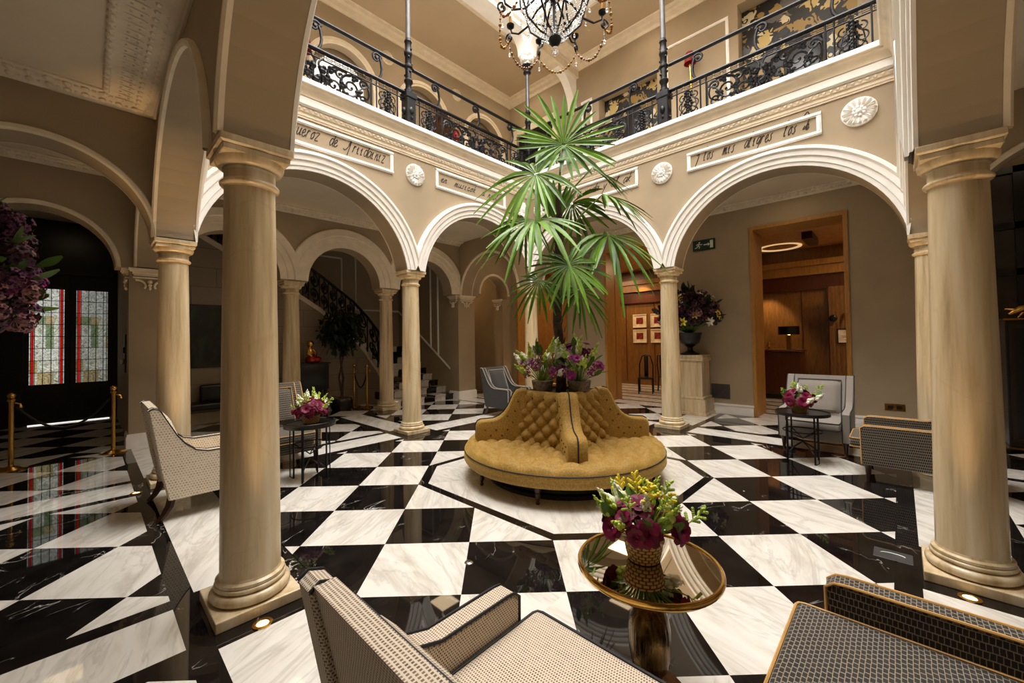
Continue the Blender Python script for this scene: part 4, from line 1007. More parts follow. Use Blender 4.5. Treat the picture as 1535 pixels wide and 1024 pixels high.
t = thing('wall_vent', 'grey metal vent grille low on the wall beside the stone pedestal', 'vent', (GE,-.27,.49)); m = MB(); m.box(-.015,0,-.19,.19,-.16,.16); m.build('frame', M['steelgrey'], t)
m = MB()
for i in range(12): m.box(-.022,-.015,-.17,.17,-.14+i*.024,-.128+i*.024)
m.build('slats', M['steelgrey'], t)
t = thing('power_outlet', 'double power outlet plate low on the taupe wall right of the pale armchair', 'socket', (GE,-3.06,.42)); m = MB(); m.rbox(-.012,0,-.13,.13,-.06,.06,.004,1); m.build('plate', M['brassdark'], t)
MB().box(-.016,-.012,-.09,-.02,-.03,.03).build('socket', M['black'], t); MB().box(-.016,-.012,.02,.09,-.03,.03).build('socket', M['black'], t)
t = thing('floor_socket', 'flat metal socket plate in the floor beside the right-hand column', 'floor socket', (.05,-3.07,.0)); m = MB(); m.rbox(-.09,.09,-.11,.11,.0,.004,.002,1); m.build('plate', M['steelgrey'], t); m = MB(); m.tube([(.03*cos(a*.3)-.0,.07*sin(a*.3),.005) for a in range(-5,6)], .004, 5); m.build('handle', M['signwhite'], t)
t = thing('floor_stud', 'small chrome stud in the black tile left of the mirror table', 'floor stud', (-2.2,-.735,0)); m = MB(); m.lathe([(.035,0),(.03,.006),(.012,.008),(1e-6,.008)], 16); m.build('disc', plain('chrome', (220,220,220), .1, metal=1), t, .8)
# ------------------------------------------------------------------ fabrics
def weave(name, a, b, c, sx, sy, rough=.85, w=.5):
    """woven cloth: rows of short floats crossing rows of the other colour"""
    t = NT(name); tc = t.n('ShaderNodeTexCoord')
    uv = t.n('ShaderNodeUVMap') if False else None
    g = t.n('ShaderNodeNewGeometry')
    v = tc.outputs['Object']; nz = t.n('ShaderNodeTexNoise'); nz.inputs['Scale'].default_value = 14; t.l(v, nz.inputs['Vector'])
    ad = t.n('ShaderNodeVectorMath', operation='MULTIPLY_ADD'); t.l(nz.outputs['Color'], ad.inputs[0]); ad.inputs[1].default_value = (.006,.006,.006); t.l(v, ad.inputs[2])
    sp = t.n('ShaderNodeSeparateXYZ'); t.l(ad.outputs[0], sp.inputs[0]); x, y, z = sp.outputs
    ns = t.n('ShaderNodeSeparateXYZ'); to = t.n('ShaderNodeVectorTransform', vector_type='NORMAL', convert_from='WORLD', convert_to='OBJECT'); t.l(g.outputs['True Normal'], to.inputs[0]); t.l(to.outputs[0], ns.inputs[0])
    ax = t.math('ABSOLUTE', ns.outputs[0]); az = t.math('ABSOLUTE', ns.outputs[2])
    sel = t.math('GREATER_THAN', ax, .75)                     # faces looking sideways use y instead of x
    u = t.math('ADD', t.math('MULTIPLY', sel, y), t.math('MULTIPLY', t.math('SUBTRACT', 1.0, sel), x))
    top = t.math('GREATER_THAN', az, .6)
    q = t.math('ADD', t.math('MULTIPLY', top, y), t.math('MULTIPLY', t.math('SUBTRACT', 1.0, top), z))
    mixs = lambda a_, b_: t.math('ADD', t.math('MULTIPLY', top, float(b_)), t.math('MULTIPLY', t.math('SUBTRACT', 1.0, top), float(a_)))
    fu = t.math('MULTIPLY', u, mixs(sx, sy)); fq = t.math('MULTIPLY', q, mixs(sy, sx))
    row = t.math('MODULO', t.math('FLOOR', fq), 2.0)
    du = t.math('ABSOLUTE', t.math('SUBTRACT', t.math('FRACT', t.math('ADD', fu, t.math('MULTIPLY', t.math('ABSOLUTE', row), .5))), .5))
    dq = t.math('ABSOLUTE', t.math('SUBTRACT', t.math('FRACT', fq), .5))
    d = t.math('MAXIMUM', t.math('MULTIPLY', du, 1.0), t.math('MULTIPLY', dq, 1.0))
    k = t.ramp(d, [(w*.62, (0,0,0)), (w*.84, (1,1,1))])
    pt = t.ramp(t.noise(v, 30, 3), [(.35, lin(a)), (.65, lin(b))])
    t.col(t.mix(k, pt, lin(c))); t.p(Roughness=rough, Sheen_Weight=.25); t.bump(k, .35, .003); return t.m
M['creamweave'] = weave('cream_woven_cloth', (92,70,52), (140,116,92), (216,200,178), 80, 100, w=.4)
M['darkweave'] = weave('black_woven_cloth', (17,14,12), (34,27,22), (172,156,132), 62, 34, w=.62)
M['paleweave'] = weave('pale_grey_cloth', (98,91,84), (124,116,108), (146,138,129), 60, 60, w=.4)
M['linen'] = weave('cream_boucle', (168,148,122), (206,190,166), (226,212,190), 42, 42, w=.42)
M['greyweave'] = weave('slate_cloth', (18,18,18), (28,27,26), (60,56,52), 70, 70, w=.5)
M['velvetdark'] = plain('worn_leg_wood', (58,30,20), .3, var=.2)

# ------------------------------------------------------------------ armchairs (local: sits facing +y, origin on the floor)
def armchair(x, y, rz, label, cloth, piping, group='armchairs', hb=1.0, ha=.62, w=.78, legmat=None, caps=False, inset=True, deep=0.0):
    t = thing('armchair', label, 'armchair', (x,y,0), rz, group)
    th = .1; hw = w/2; yf, yb = .31, -.44-deep; z0 = .2; lm = legmat or M['velvetdark']
    D = deep
    prof = [(yf,z0),(yf+.01,ha-.03),(yf-.02,ha-.005),(yf-.06,ha),(-.1-D,ha),(-.2-D,ha+.03),(-.28-D,ha+.1),(-.35-D,ha+.2),(-.47-D,hb-.02),(-.485-D,hb),(-.53-D,hb+.015),(-.56-D,hb-.005),(yb-.03,.5),(yb+.03,z0)]
    for sg in (-1,1):
        m = MB(); n = len(prof); cy, cz = -.08, .45; e = .012
        def lay(xx, s_): return [(sg*xx, cy+(a-cy)*s_ if False else a-(e if s_ < 1 and a > 0 else -e if s_ < 1 and a < -.38 else 0), b-(e if s_ < 1 and b > z0+.05 else 0)) for a, b in prof]
        L_ = [lay(hw-th,0),lay(hw-th+e,1),lay(hw-e,1),lay(hw,0)]
        m.add([p for l in L_ for p in l], [(k*n+i,k*n+(i+1) % n,(k+1)*n+(i+1) % n,(k+1)*n+i) for k in range(3) for i in range(n)]+[tuple(range(n)),tuple(range(3*n,4*n))])
        m.build('side_panel', cloth, t, .5)
        m = MB()
        for xx in (hw-th+.004, hw-.004):
            pts = [(sg*xx, a, b) for a, b in prof[1:12]]
            m.tube([(sg*xx,yf+.004,z0)]+pts, .0065, 6)
        m.build('piping', piping, t, .9)
    xi = hw-th+.002
    m = MB()
    # back: inclined slab with a raised, piped panel
    n = 10; rows = []
    for f, z in [(i/n, z0+.1+(hb+.012-z0-.1)*i/n) for i in range(n+1)]:
        yo = -.22-D-.265*f**1.15; rows.append((yo, z))
    rows2 = [(yb+.02-.13*f**1.3, z) for f, (yo, z) in zip([i/n for i in range(n+1)], rows)]
    poly = [(a,b) for a,b in rows]+[(a,b) for a,b in reversed(rows2)]
    m.prism(poly, lambda a,b,d: (d,a,b), -xi, xi); m.build('backrest', cloth, t, .5)
    if inset:
        m = MB(); i0, i1 = 3, n-1; xp = xi-.05
        def bp(u, f, p):
            f_ = .28+f*.64; return (u*xp, -.22-D-.265*f_**1.15+p, z0+.1+(hb+.012-z0-.1)*f_)
        m.grid(10, 10, lambda i, j: bp(-1+2*i/10, j/10, .012+.045*min(1,6*min(i/10,1-i/10))**.5*min(1,6*min(j/10,1-j/10))**.5 if 0 < i < 10 and 0 < j < 10 else -.01))
        m.build('back_cushion', cloth, t, .8)
        m = MB(); ring_ = [bp(-1,0,.012)]+[bp(-1,j/8,.014) for j in range(1,9)]+[bp(1,1-j/8,.014) for j in range(0,9)]
        m.tube(ring_, .0065, 6, False); m.build('piping', piping, t, .9)
    m = MB(); m.rbox(-xi,xi,-.24-D,yf+.02,z0,.36,.012,2); m.build('seat_rail', cloth, t, .6)
    m = MB(); m.rbox(-xi+.004,xi-.004,-.3-D,yf+.12,.362,.475,.035,4)
    m.v = [(a, b, c+(.022*(1-(a/xi)**2)*(1-((b-.05)/.33)**2) if c > .44 else 0)) for a,b,c in m.v]
    c_ = m.build('seat_cushion', cloth, t, .8)
    m = MB()
    for z in (.468,.37):
        q = xi-.012; r_ = .03; yy = yf+.114
        m.tube([(-q,-.2-D,z)]+[(-q,yy-r_,z),(-q+.008,yy-.008,z),(-q+r_,yy,z)]+[(q-r_,yy,z),(q-.008,yy-.008,z),(q,yy-r_,z)]+[(q,-.2-D,z)], .006, 6)
    s_ = m.build('seat_piping', piping, t, .9)
    for sg in (-1,1):
        m = MB(); m.lathe([(.02,.03),(.03,.14),(.04,.19),(.04,z0+.01)], 10, (sg*(hw-.06),yf-.05,0)); l = m.build('leg', lm, t, .7)
        m = MB(); m.lathe([(.016,0),(.021,.035)], 10, (sg*(hw-.06),yf-.05,0)); k_ = m.build('leg_cap', M['brass'] if caps else lm, l, .8)
        m = MB(); X_ = sg*(hw-.06)
        m.tube([(X_,yb+.06,z0+.02),(X_,yb+.04,.13),(X_,yb-.0,.06),(X_,yb-.05,0)], [.036,.034,.028,.02], 4); m.build('leg', lm, t)
    return t
M['palepiping'] = plain('pale_piping',(176,164,146),.6)
armchair(-3.23,-2.31,-PI/2,'cream woven armchair with black piping at the bottom edge, nearest the mirror table', M['creamweave'], M['piping'], hb=.985, ha=.6, w=.98)
armchair(-2.33,-3.2,0,'black woven armchair with gold piping at the bottom right corner', M['darkweave'], M['goldpiping'], hb=.95, ha=.6, w=.98, deep=.2)
armchair(-3.27,2.38,-PI/2,'cream armchair seen from the side behind the big left column', M['linen'], M['piping'], hb=1.08, w=.9)
armchair(-2.33,3.1,PI,'black woven armchair with gold piping behind the left round table', M['darkweave'], M['goldpiping'], hb=1.08, w=.82)
armchair(2.4,3.22,PI,'slate grey armchair with pale piping behind the left end of the sofa', M['greyweave'], M['palepiping'], hb=1.05)
armchair(3.31,-2.22,PI/2,'pale grey armchair facing the court beside the right doorway', M['paleweave'], M['piping'], caps=True, hb=1.05, w=.84)
armchair(2.41,-3.11,0,'black woven armchair with gold piping half hidden by the right column', M['darkweave'], M['goldpiping'], hb=1.0, ha=.64, w=.84, deep=.15)

# ------------------------------------------------------------------ round settee
def velvet():
    t = NT('mustard_velvet'); v = t.coord('Object'); f = t.noise(v, 60, 4, .7); g = t.noise(v, 4, 3)
    c = t.ramp(f, [(.3, lin((126,92,32))), (.55, lin((174,136,58))), (.8, lin((208,172,94)))])
    lw = t.n('ShaderNodeLayerWeight'); lw.inputs[0].default_value = .35
    t.col(t.mix(t.math('MULTIPLY', g, .3), c, lin((150,112,40)))); t.p(Roughness=.7, Sheen_Weight=.6); t.b.inputs['Sheen Tint'].default_value = lin((232,200,120)); t.bump(f, .25, .004); return t.m
M['velvet'] = velvet(); M['velvetbutton'] = plain('mustard_button', (92,64,22), .7)
def tuft(u, v):
    a = abs(sin(PI*(u+v)/2)); b = abs(sin(PI*(u-v)/2)); return (a*b)**.42
sofa = thing('round_settee', 'round mustard velvet buttoned settee in the middle of the court', 'settee', (0,0,0))
SR = 1.25
m = MB(); m.lathe([(1.08,.2),(SR-.06,.2),(SR-.02,.21),(SR,.24),(SR,.31),(SR-.02,.335),(1.0,.335)], 72); m.build('base_rim', M['velvet'], sofa, .7)
m = MB(); m.lathe([(.95,0),(.95,.04),(.9,.05),(.9,.21),(1.12,.21),(1.12,.3),(.6,.3)], 64); m.build('underframe', M['black'], sofa)
m = MB(); m.tube([((SR-.006)*cos(a*PI/36),(SR-.006)*sin(a*PI/36),.34) for a in range(72)], .007, 6, True); m.build('piping', M['piping'], sofa, .9)
NA = 300; NR = 36
def seatp(i, j):
    a = 2*PI*i/NA; f = j/NR
    if f > .8:
        g = (f-.8)/.2*PI/2; r = SR-.075+.075*sin(g); z = .345+.1*cos(g)
        hgt = .03*tuft(i*22/NA*2, 6.0)*cos(g)
    else:
        r = .35+(SR-.075-.35)*f/.8; z = .445; hgt = .07*tuft(i*22/NA*2, f/.8*6.0)
    return (r*cos(a), r*sin(a), z+hgt-.05)
m = MB(); m.grid(NA, NR, seatp, wrap=True); m.build('seat', M['velvet'], sofa, 2.0, fix=True)
HB, TB = .46, 1.05                              # half width of the back block, its top
for k in range(4):
    m = MB(); Rk = Matrix.Rotation(k*PI/2,4,'Z')
    def bpnt(i, j):
        u = -1+2*i/44; f = j/34
        if f > .86:
            g = (f-.86)/.14*PI/2; z = TB-.09+.09*sin(g); x = HB-.0-.06*(1-cos(g))-.11*.86; hh = .05*tuft(i*8/44, 6.0)*cos(g)
        else:
            z = .43+(TB-.09-.43)*f/.86; x = HB-.03-.11*f; hh = .085*tuft(i*8/44, f/.86*6.0)
        ed = min(1, 8*(1-abs(u))); wd = HB-.02-.1*f
        return Rk @ Vector((x+hh*ed, u*wd, z))
    m.grid(44, 34, bpnt); m.build('backrest', M['velvet'], sofa, 2.0)
    m = MB()
    for j in range(1,6):
        for i in range(1,8):
            if (i+j) % 2: continue
            p = Rk @ Vector((HB-.03-.11*(j/6)+.004, (-1+2*i/8)*(HB-.02-.1*j/6), .43+(TB-.09-.43)*j/6)); m.ball(p, .013, 6, 4)
    m.build('buttons', M['velvetbutton'], sofa, .9)
m = MB(); m.box(-.36,.36,-.36,.36,.4,TB-.04); m.build('planter_well', M['black'], sofa)
arm = [(.45,.42),(1.08,.42),(1.1,.45),(1.1,.62),(1.08,.665),(1.04,.685),(.96,.69),(.87,.7),(.8,.73),(.74,.78),(.69,.85),(.655,.92),(.62,1.0),(.58,1.06),(.52,1.075),(.45,1.07)]
for k in range(4):
    m = MB(); Rk = Matrix.Rotation(PI/4+k*PI/2,4,'Z'); n = len(arm); e = .03
    def ly(y, s_): return [Rk @ Vector((a-(e if s_ and a > .9 else e*.7 if s_ and a > .5 else 0), y, b-(e if s_ and b > .5 else 0))) for a, b in arm]
    L_ = [ly(-.105,1),ly(-.098,.5 and 0),ly(-.07,0),ly(.07,0),ly(.098,0),ly(.105,1)]
    L_[1] = [(p+q)/2 for p, q in zip(ly(-.1,1),ly(-.1,0))]; L_[4] = [(p+q)/2 for p, q in zip(ly(.1,1),ly(.1,0))]
    m.add([p for l in L_ for p in l], [(a*n+i,a*n+(i+1) % n,(a+1)*n+(i+1) % n,(a+1)*n+i) for a in range(5) for i in range(n)]+[tuple(range(n)),tuple(range(5*n,6*n))])
    a_ = m.build('arm', M['velvet'], sofa, .9)
    for sg in (-1,1):                               # buttoned inner and outer faces of the wing
        m = MB()
        for (bx_, bz_) in ((.98,.57),(.84,.57),(.7,.57),(.91,.5),(.77,.5),(.63,.66),(.7,.74),(.6,.8),(.56,.92)): m.ball(Rk @ Vector((bx_,sg*.104,bz_)), .013, 6, 4, (1,1,1))
        m.build('buttons', M['velvetbutton'], a_, .9)
    m = MB(); m.tube([Rk @ Vector((a+.004,0,b+.004)) for a, b in arm[1:15]], .008, 6); m.build('arm_piping', M['piping'], a_, .9)
for k in range(8):
    a = math.radians(-157+45*k); m = MB()
    m.lathe([(.016,0),(.022,.015),(.014,.03),(.02,.05),(.032,.09),(.022,.12),(.034,.13),(.036,.175)], 12, (1.1*cos(a),1.1*sin(a),0)); m.build('leg', M['velvetdark'], sofa, .6)

# ------------------------------------------------------------------ tables
t = thing('mirror_table', 'round mirror-topped brass pedestal table in the right foreground', 'side table', (-2.36,-2.25,0))
m = MB(); m.lathe([(1e-6,.617),(.315,.617)], 64); m.build('mirror_top', plain('bronze_mirror', (206,194,176), .02, metal=1, var=0), t)
m = MB(); m.lathe([(.0001,.585),(.3,.585),(.322,.59),(.332,.602),(.332,.618),(.326,.626),(.316,.624),(.314,.612)], 64); m.build('rim', M['brass'], t, .9)
m = MB(); m.lathe([(.03,.425),(.044,.438),(.04,.455),(.028,.47),(.028,.52),(.04,.555),(.08,.585)], 32); m.build('collar', M['brassdark'], t, .8)
rb = NT('ribbed_bronze_glass'); mp_ = rb.coord('Object',(1,1,.12)); f_ = rb.noise(mp_, 42, 4, .6, .6); rb.col(rb.ramp(f_, [(.32, lin((48,34,18))), (.52, lin((112,84,42))), (.75, lin((170,136,76)))])); rb.p(Roughness=.22, Metallic=.75); rb.bump(f_, .6, .01)
m = MB(); m.lathe([(.04,.095),(.06,.105),(.082,.14),(.094,.2),(.098,.26),(.096,.32),(.086,.375),(.064,.41),(.04,.425),(.03,.427)], 48); m.build('pedestal', rb.m, t, .9)
m = MB(); m.lathe([(.17,0),(.17,.012),(.15,.024),(.08,.045),(.055,.08),(.06,.1),(.045,.11)], 40); m.build('base', M['brassdark'], t, .8)
def iron_table(x, y, h_, R, label, wire, rz=0):
    t = thing('round_iron_table', label, 'side table', (x,y,0), rz, 'black iron side tables')
    m = MB(); m.lathe([(1e-6,h_-.018),(R-.012,h_-.018),(R-.012,h_-.035),(R,h_-.035),(R,h_+.006),(R-.012,h_+.006),(R-.014,h_-.004),(1e-6,h_-.004)], 48); m.build('top', M['black'], t, .6)
    q = R*.68
    for a in range(4):
        c, s = cos(a*PI/2+PI/4), sin(a*PI/2+PI/4)
        m = MB(); m.tube([(q*c,q*s,h_-.03),(q*c,q*s,0)], .011, 6); m.tube([((q+.03)*c-.03*s,(q+.03)*s+.03*c,h_-.03),((q+.03)*c-.03*s,(q+.03)*s+.03*c,.03),(q*c*1.02,q*s*1.02,.0)], .007, 6)
        m.build('leg', M['iron'], t, .8)
    for a in (0,1):
        c, s = cos(a*PI/2+PI/4), sin(a*PI/2+PI/4)
        MB().tube([(q*c,q*s,.12),(q*.5*c,q*.5*s,.2),(0,0,.26),(-q*.5*c,-q*.5*s,.2),(-q*c,-q*s,.12)], .008, 6).build('stretcher', M['iron'], t, .8)
        MB().tube([(q*c,q*s,h_*.62),(0,0,.3),(-q*c,-q*s,h_*.62)], .007, 6).build('stretcher', M['iron'], t, .8)
    m = MB(); m.tube([(R*.72*cos(i*PI/16),R*.72*sin(i*PI/16),h_*.62) for i in range(32)], .008, 6, True); m.build('hoop', M['iron'], t, .8)
    if wire:
        m = MB(); m.tube([((R+.0)*cos(i*PI/20),(R+.0)*sin(i*PI/20),h_+.02) for i in range(40)], .006, 5, True)
        m.build('gallery_rim', M['iron'], t, .8)
iron_table(-2.28,2.22,.69,.3,'round black iron table with flowers beside the big left column', True)
iron_table(2.5,-2.17,.66,.31,'round black iron table with flowers before the pale grey armchair', False)

# ------------------------------------------------------------------ posts with ropes
def stanchion(x, y, label, hz=1.02):
    t = thing('rope_stanchion', label, 'barrier post', (x,y,0), 0, 'brass barrier posts')
    m = MB(); m.lathe([(.16,0),(.16,.012),(.13,.03),(.04,.05),(.026,.07)], 32); m.build('base', M['brass'], t, .8)
    m = MB(); m.lathe([(.026,.06),(.026,hz-.08),(.04,hz-.075),(.04,hz-.05),(.02,hz-.04)], 20); m.build('post', M['brass'], t, .8)
    m = MB(); m.ball((0,0,hz+.0), .042, 16, 10); m.build('finial', M['brass'], t, .9)
    m = MB(); m.tube([(.03,0,hz-.1),(.08,-.01,hz-.12),(.085,-.01,hz-.17)], [.012,.014,.022], 8); m.build('hook', M['brass'], t, .8)
    return t
stanchion(-4.95,5.75,'brass barrier post at the left edge of the photo'); stanchion(-3.93,5.88,'brass barrier post beside the corner pier, before the glass doors')
stanchion(.78,6.75,'brass barrier post beside the back column at the stair foot',1.08); stanchion(.66,7.22,'brass barrier post against the stair wall, left of the stair foot',1.08)
t = thing('barrier_rope', 'dark rope hanging between the posts at the stair foot', 'rope', (0,0,0)); m = MB(); m.tube([(.78-.12*f,6.75+.47*f,.92-.45*4*f*(1-f)*.9) for f in [i/14 for i in range(15)]], .018, 8); m.build('cord', M['black'], t, .9)
t = thing('barrier_rope', 'dark rope hanging across in front of the glass doors', 'rope', (0,0,0)); m = MB(); m.tube([(-4.9+.92*f,5.75+.13*f,.86-.4*4*f*(1-f)*.9) for f in [i/14 for i in range(15)]], .016, 8); m.build('cord', M['black'], t, .9)

# ------------------------------------------------------------------ stone pedestal, dark cabinet, figure
t = thing('stone_pedestal', 'square pale stone pedestal under the urn by the taupe wall', 'pedestal', (5.185,.26,0))
m = MB(); m.rbox(-.31,.31,-.42,.42,0,.06,.004,1); m.rbox(-.29,.29,-.4,.4,.06,.34,.004,1); m.rbox(-.27,.27,-.37,.37,.34,.4,.015,2); m.build('base', M['colm'], t, .6)
m = MB(); m.rbox(-.24,.24,-.33,.33,.4,1.17,.004,1); m.build('shaft', M['colm'], t); m = MB(); m.rbox(-.27,.27,-.36,.36,1.17,1.24,.012,2); m.rbox(-.26,.26,-.35,.35,1.24,1.3,.006,1); m.build('cap', M['colm'], t, .6)
t = thing('dark_cabinet', 'low black cabinet against the stair wall under the gold figure', 'cabinet', (-.5,7.25,0))
m = MB(); m.rbox(-.42,.42,-.25,.25,.55,1.18,.02,2); m.build('body', M['black'], t, .6)
for x in (-.36,.36):
    for y in (-.18,.18): MB().lathe([(.02,0),(.045,.1),(.03,.3),(.05,.55)], 10, (x,y,0)).build('leg', M['black'], t, .8)
m = MB(); m.rbox(-.45,.45,-.28,.28,1.18,1.21,.008,1); m.build('top', M['darkwood'], t, .6)
t = thing('gold_figurine', 'gold and red seated figurine on the black cabinet', 'figurine', (-.46,7.1,1.21))
m = MB(); m.lathe([(.1,0),(.15,.04),(.14,.1),(.09,.18),(.06,.22)], 14); m.ball((.1,-.04,.08), .11, 12, 8, (1.2,1,.7)); m.build('body', plain('glossy_red', (150,34,20), .2, metal=.5), t, .9)
m = MB(); m.lathe([(.07,.14),(.08,.24),(.06,.34),(.03,.4)], 14, (-.03,0,0)); m.ball((-.03,-.01,.46), .085, 14, 10); m.tube([(-.08,-.03,.33),(-.11,-.08,.22),(-.03,-.12,.16)], .026, 8); m.tube([(.02,-.03,.33),(.08,-.08,.24),(.05,-.13,.17)], .026, 8); m.build('gilded_torso', M['brass'], t, .9)
# ------------------------------------------------------------------ leaves and flowers
def leafmat(name, a, b, rough=.4, tr=0.0):
    t = NT(name); v = t.coord('Object'); g = t.n('ShaderNodeNewGeometry')
    f = t.math('ADD', t.math('MULTIPLY', t.noise(v, 7, 3), .55), t.math('MULTIPLY', g.outputs['Random Per Island'], .45))
    t.col(t.ramp(f, [(.2, lin(a)), (.75, lin(b))])); t.p(Roughness=rough); t.b.inputs['Subsurface Weight'].default_value = tr; t.b.inputs['Specular IOR Level'].default_value = .3; return t.m
M['palm'] = leafmat('palm_leaf', (28,68,6), (104,150,20), .42)
M['stemgreen'] = leafmat('green_stem', (62,92,26), (110,138,48))
M['leaf'] = leafmat('flower_leaf', (34,62,20), (88,120,40)); M['lime'] = leafmat('lime_flower_spike', (120,150,44), (196,214,92)); M['darkleaf'] = leafmat('dark_leaf', (12,22,10), (34,50,22))
M['burgundy'] = leafmat('burgundy_petals', (58,2,24), (128,8,58), .5); M['magenta'] = leafmat('magenta_petals', (92,14,72), (170,48,136), .5); M['ivory'] = leafmat('ivory_petals', (206,204,176), (244,242,224), .5); M['orange'] = leafmat('orange_petals', (190,90,20), (230,140,40), .5); M['yellow'] = leafmat('yellow_petals', (216,190,30), (250,236,84), .5)
M['plum'] = leafmat('plum_petals', (58,26,50), (128,72,112), .55); M['duskpink'] = leafmat('dusky_petals', (110,60,70), (190,140,140), .55); M['darkpurple'] = leafmat('dark_purple_petals', (36,14,28), (74,34,54), .5)
M['lilac'] = leafmat('lilac_petals', (112,62,108), (180,130,168), .5)
def wicker():
    t = NT('wicker'); v = t.coord('Object'); sp = t.n('ShaderNodeSeparateXYZ'); t.l(v, sp.inputs[0])
    an = t.math('ARCTAN2', sp.outputs[1], sp.outputs[0]); u = t.math('MULTIPLY', an, 2.7); w = t.math('MULTIPLY', sp.outputs[2], 66.0)
    a = t.math('ABSOLUTE', t.math('SUBTRACT', t.math('FRACT', t.math('ADD', u, t.math('MULTIPLY', t.math('FLOOR', w), .5))), .5))
    b = t.math('ABSOLUTE', t.math('SUBTRACT', t.math('FRACT', w), .5)); d = t.math('MAXIMUM', a, b)
    t.col(t.ramp(d, [(.3, lin((214,172,100))), (.46, lin((70,42,14)))])); t.p(Roughness=.45); t.bump(t.math('SUBTRACT', 1.0, d), .5, .01); return t.m
M['wicker'] = wicker(); M['greybasket'] = plain('grey_wicker', (112,96,78), .8, var=.25, scale=30); M['bark'] = plain('palm_bark', (62,44,30), .8, var=.35, scale=18, bump=.4)

def blade(m, base, d, up, L_, w, droop=.0, fold=.25, n=5, tip=.0):
    """long leaflet: creased strip of n segments bending under its weight"""
    d = d.normalized(); s = d.cross(up).normalized(); nn = s.cross(d).normalized(); vs = []
    for i in range(n+1):
        f = i/n; c = base+d*(L_*f)+Vector((0,0,-droop*L_*f*f)); ww = w*(.16+.84*min(1,f*2.2)**1.2)*(1 if f < .65 else max(.12,(1-f)/.35)**.6)
        vs += [c-s*ww+nn*ww*fold, c-nn*ww*fold*.2, c+s*ww+nn*ww*fold]
    m.add(vs, [(i*3+k, i*3+k+1, (i+1)*3+k+1, (i+1)*3+k) for i in range(n) for k in (0,1)])
def fan(hub, N, ax, R, n=24, spread=300, droop=.25, w=.026, cup=.2, seed=0):
    rd = random.Random(seed); m = MB(); N = Vector(N).normalized(); ax = Vector(ax); ax = (ax-N*ax.dot(N)).normalized(); b = N.cross(ax)
    for i in range(n):
        a = math.radians(-spread/2+spread*i/(n-1)+rd.uniform(-3,3)); d = ax*cos(a)+b*sin(a)+N*(cup+rd.uniform(-.08,.08))
        L_ = R*(.86+.14*cos(a))*rd.uniform(.8,1.1)
        blade(m, Vector(hub)+d.normalized()*.02, d, N, L_, w*rd.uniform(.85,1.15), droop*rd.uniform(.3,1.7), .3, 6)
    return m
CAMR = Vector((.693,-.7206,0)); CAMD = Vector((.7206,.693,0))      # picture right / picture depth as horizontal directions
def atd(px, py, dd):                                               # a spot near the trunk: sideways, height, nearer(-)/farther(+)
    return CAMR*px+CAMD*dd+Vector((0,0,py))
palm = thing('fan_palm', 'tall fan palm growing from the centre of the mustard settee', 'palm', (0,0,TB-.04))
m = MB(); pts = [(.01,.02,-.1),(.02,.0,.4),(-.02,.03,.9),(.0,.02,1.5),(.02,0,2.1),(0,0,2.6)]
m.tube(pts, [.07,.062,.058,.06,.05,.03], 14)
for i in range(46):
    a = i*2.4; z = -.05+i*.046; m.tube([(.055*cos(a),.055*sin(a),z),(.075*cos(a+.3),.075*sin(a+.3),z+.07)], [.014,.004], 4)
m.build('trunk', M['bark'], palm, .9)
FR = [ # sideways, height, depth offset of hub; normal(side,up,depth); axis(side,up,depth); size; n; spread; droop; width; cup
 (.07,4.17,-.12,(.0,.3,-1),(.05,1,.3),.82,27,345,.08,.027,.12),
 (-.3,3.74,-.25,(-.35,.55,-.8),(-1,.1,-.2),.8,24,300,.35,.028,.05),
 (.47,3.95,.1,(.5,.7,-.4),(1,.2,.1),.6,11,110,.2,.026,.1),
 (.55,3.52,-.1,(.3,.9,-.3),(1,-.05,-.2),.66,13,170,.38,.026,.1),
 (-.33,3.12,-.42,(-.15,.9,-.45),(-.35,-.55,-.6),.7,22,250,.5,.028,.05),
 (.62,3.0,-.1,(.25,.8,-.5),(.7,-.4,-.5),.72,24,250,.55,.028,.05),
 (.05,2.56,-.5,(.0,.6,-.8),(.0,-.5,-.6),.55,30,330,.35,.019,.12),
 (-.28,2.42,-.2,(-.4,.4,-.7),(-.5,-.7,0),.42,16,240,.45,.017,.05),
 (.2,2.28,-.3,(.3,.35,-.8),(.5,-.7,0),.42,20,260,.4,.017,.05),
 (-.03,3.25,.1,(0,.2,-1),(0,1,.1),.62,9,70,.0,.026,.05),
 (-.4,3.3,.4,(-.5,.7,.5),(-1,.1,.5),.6,14,200,.4,.024,.1),
 (.25,3.6,.45,(.3,.5,.9),(.4,.3,1),.6,14,220,.35,.024,.1)]
off = TB-.04
for i, (sx, z, dd, N, ax, R, n, sp, dr, w_, cup) in enumerate(FR):
    hub = atd(sx, z-off, dd); f = lambda q: CAMR*q[0]+Vector((0,0,q[1]))+CAMD*q[2]
    fr = fan(hub, f(N), f(ax), R, n, sp, dr, w_*1.15, cup, i).build('frond', M['palm'], palm, .5, fix=False)
    b0 = Vector((0,0,min(2.5,max(1.2,z-off-.75)))); m = MB()
    mid = (b0+hub)/2+Vector((0,0,.12)); m.tube([b0, b0*.5+mid*.5+Vector((0,0,.03)), mid, hub], [.016,.013,.011,.008], 6); m.build('leaf_stalk', M['stemgreen'], fr, .9)

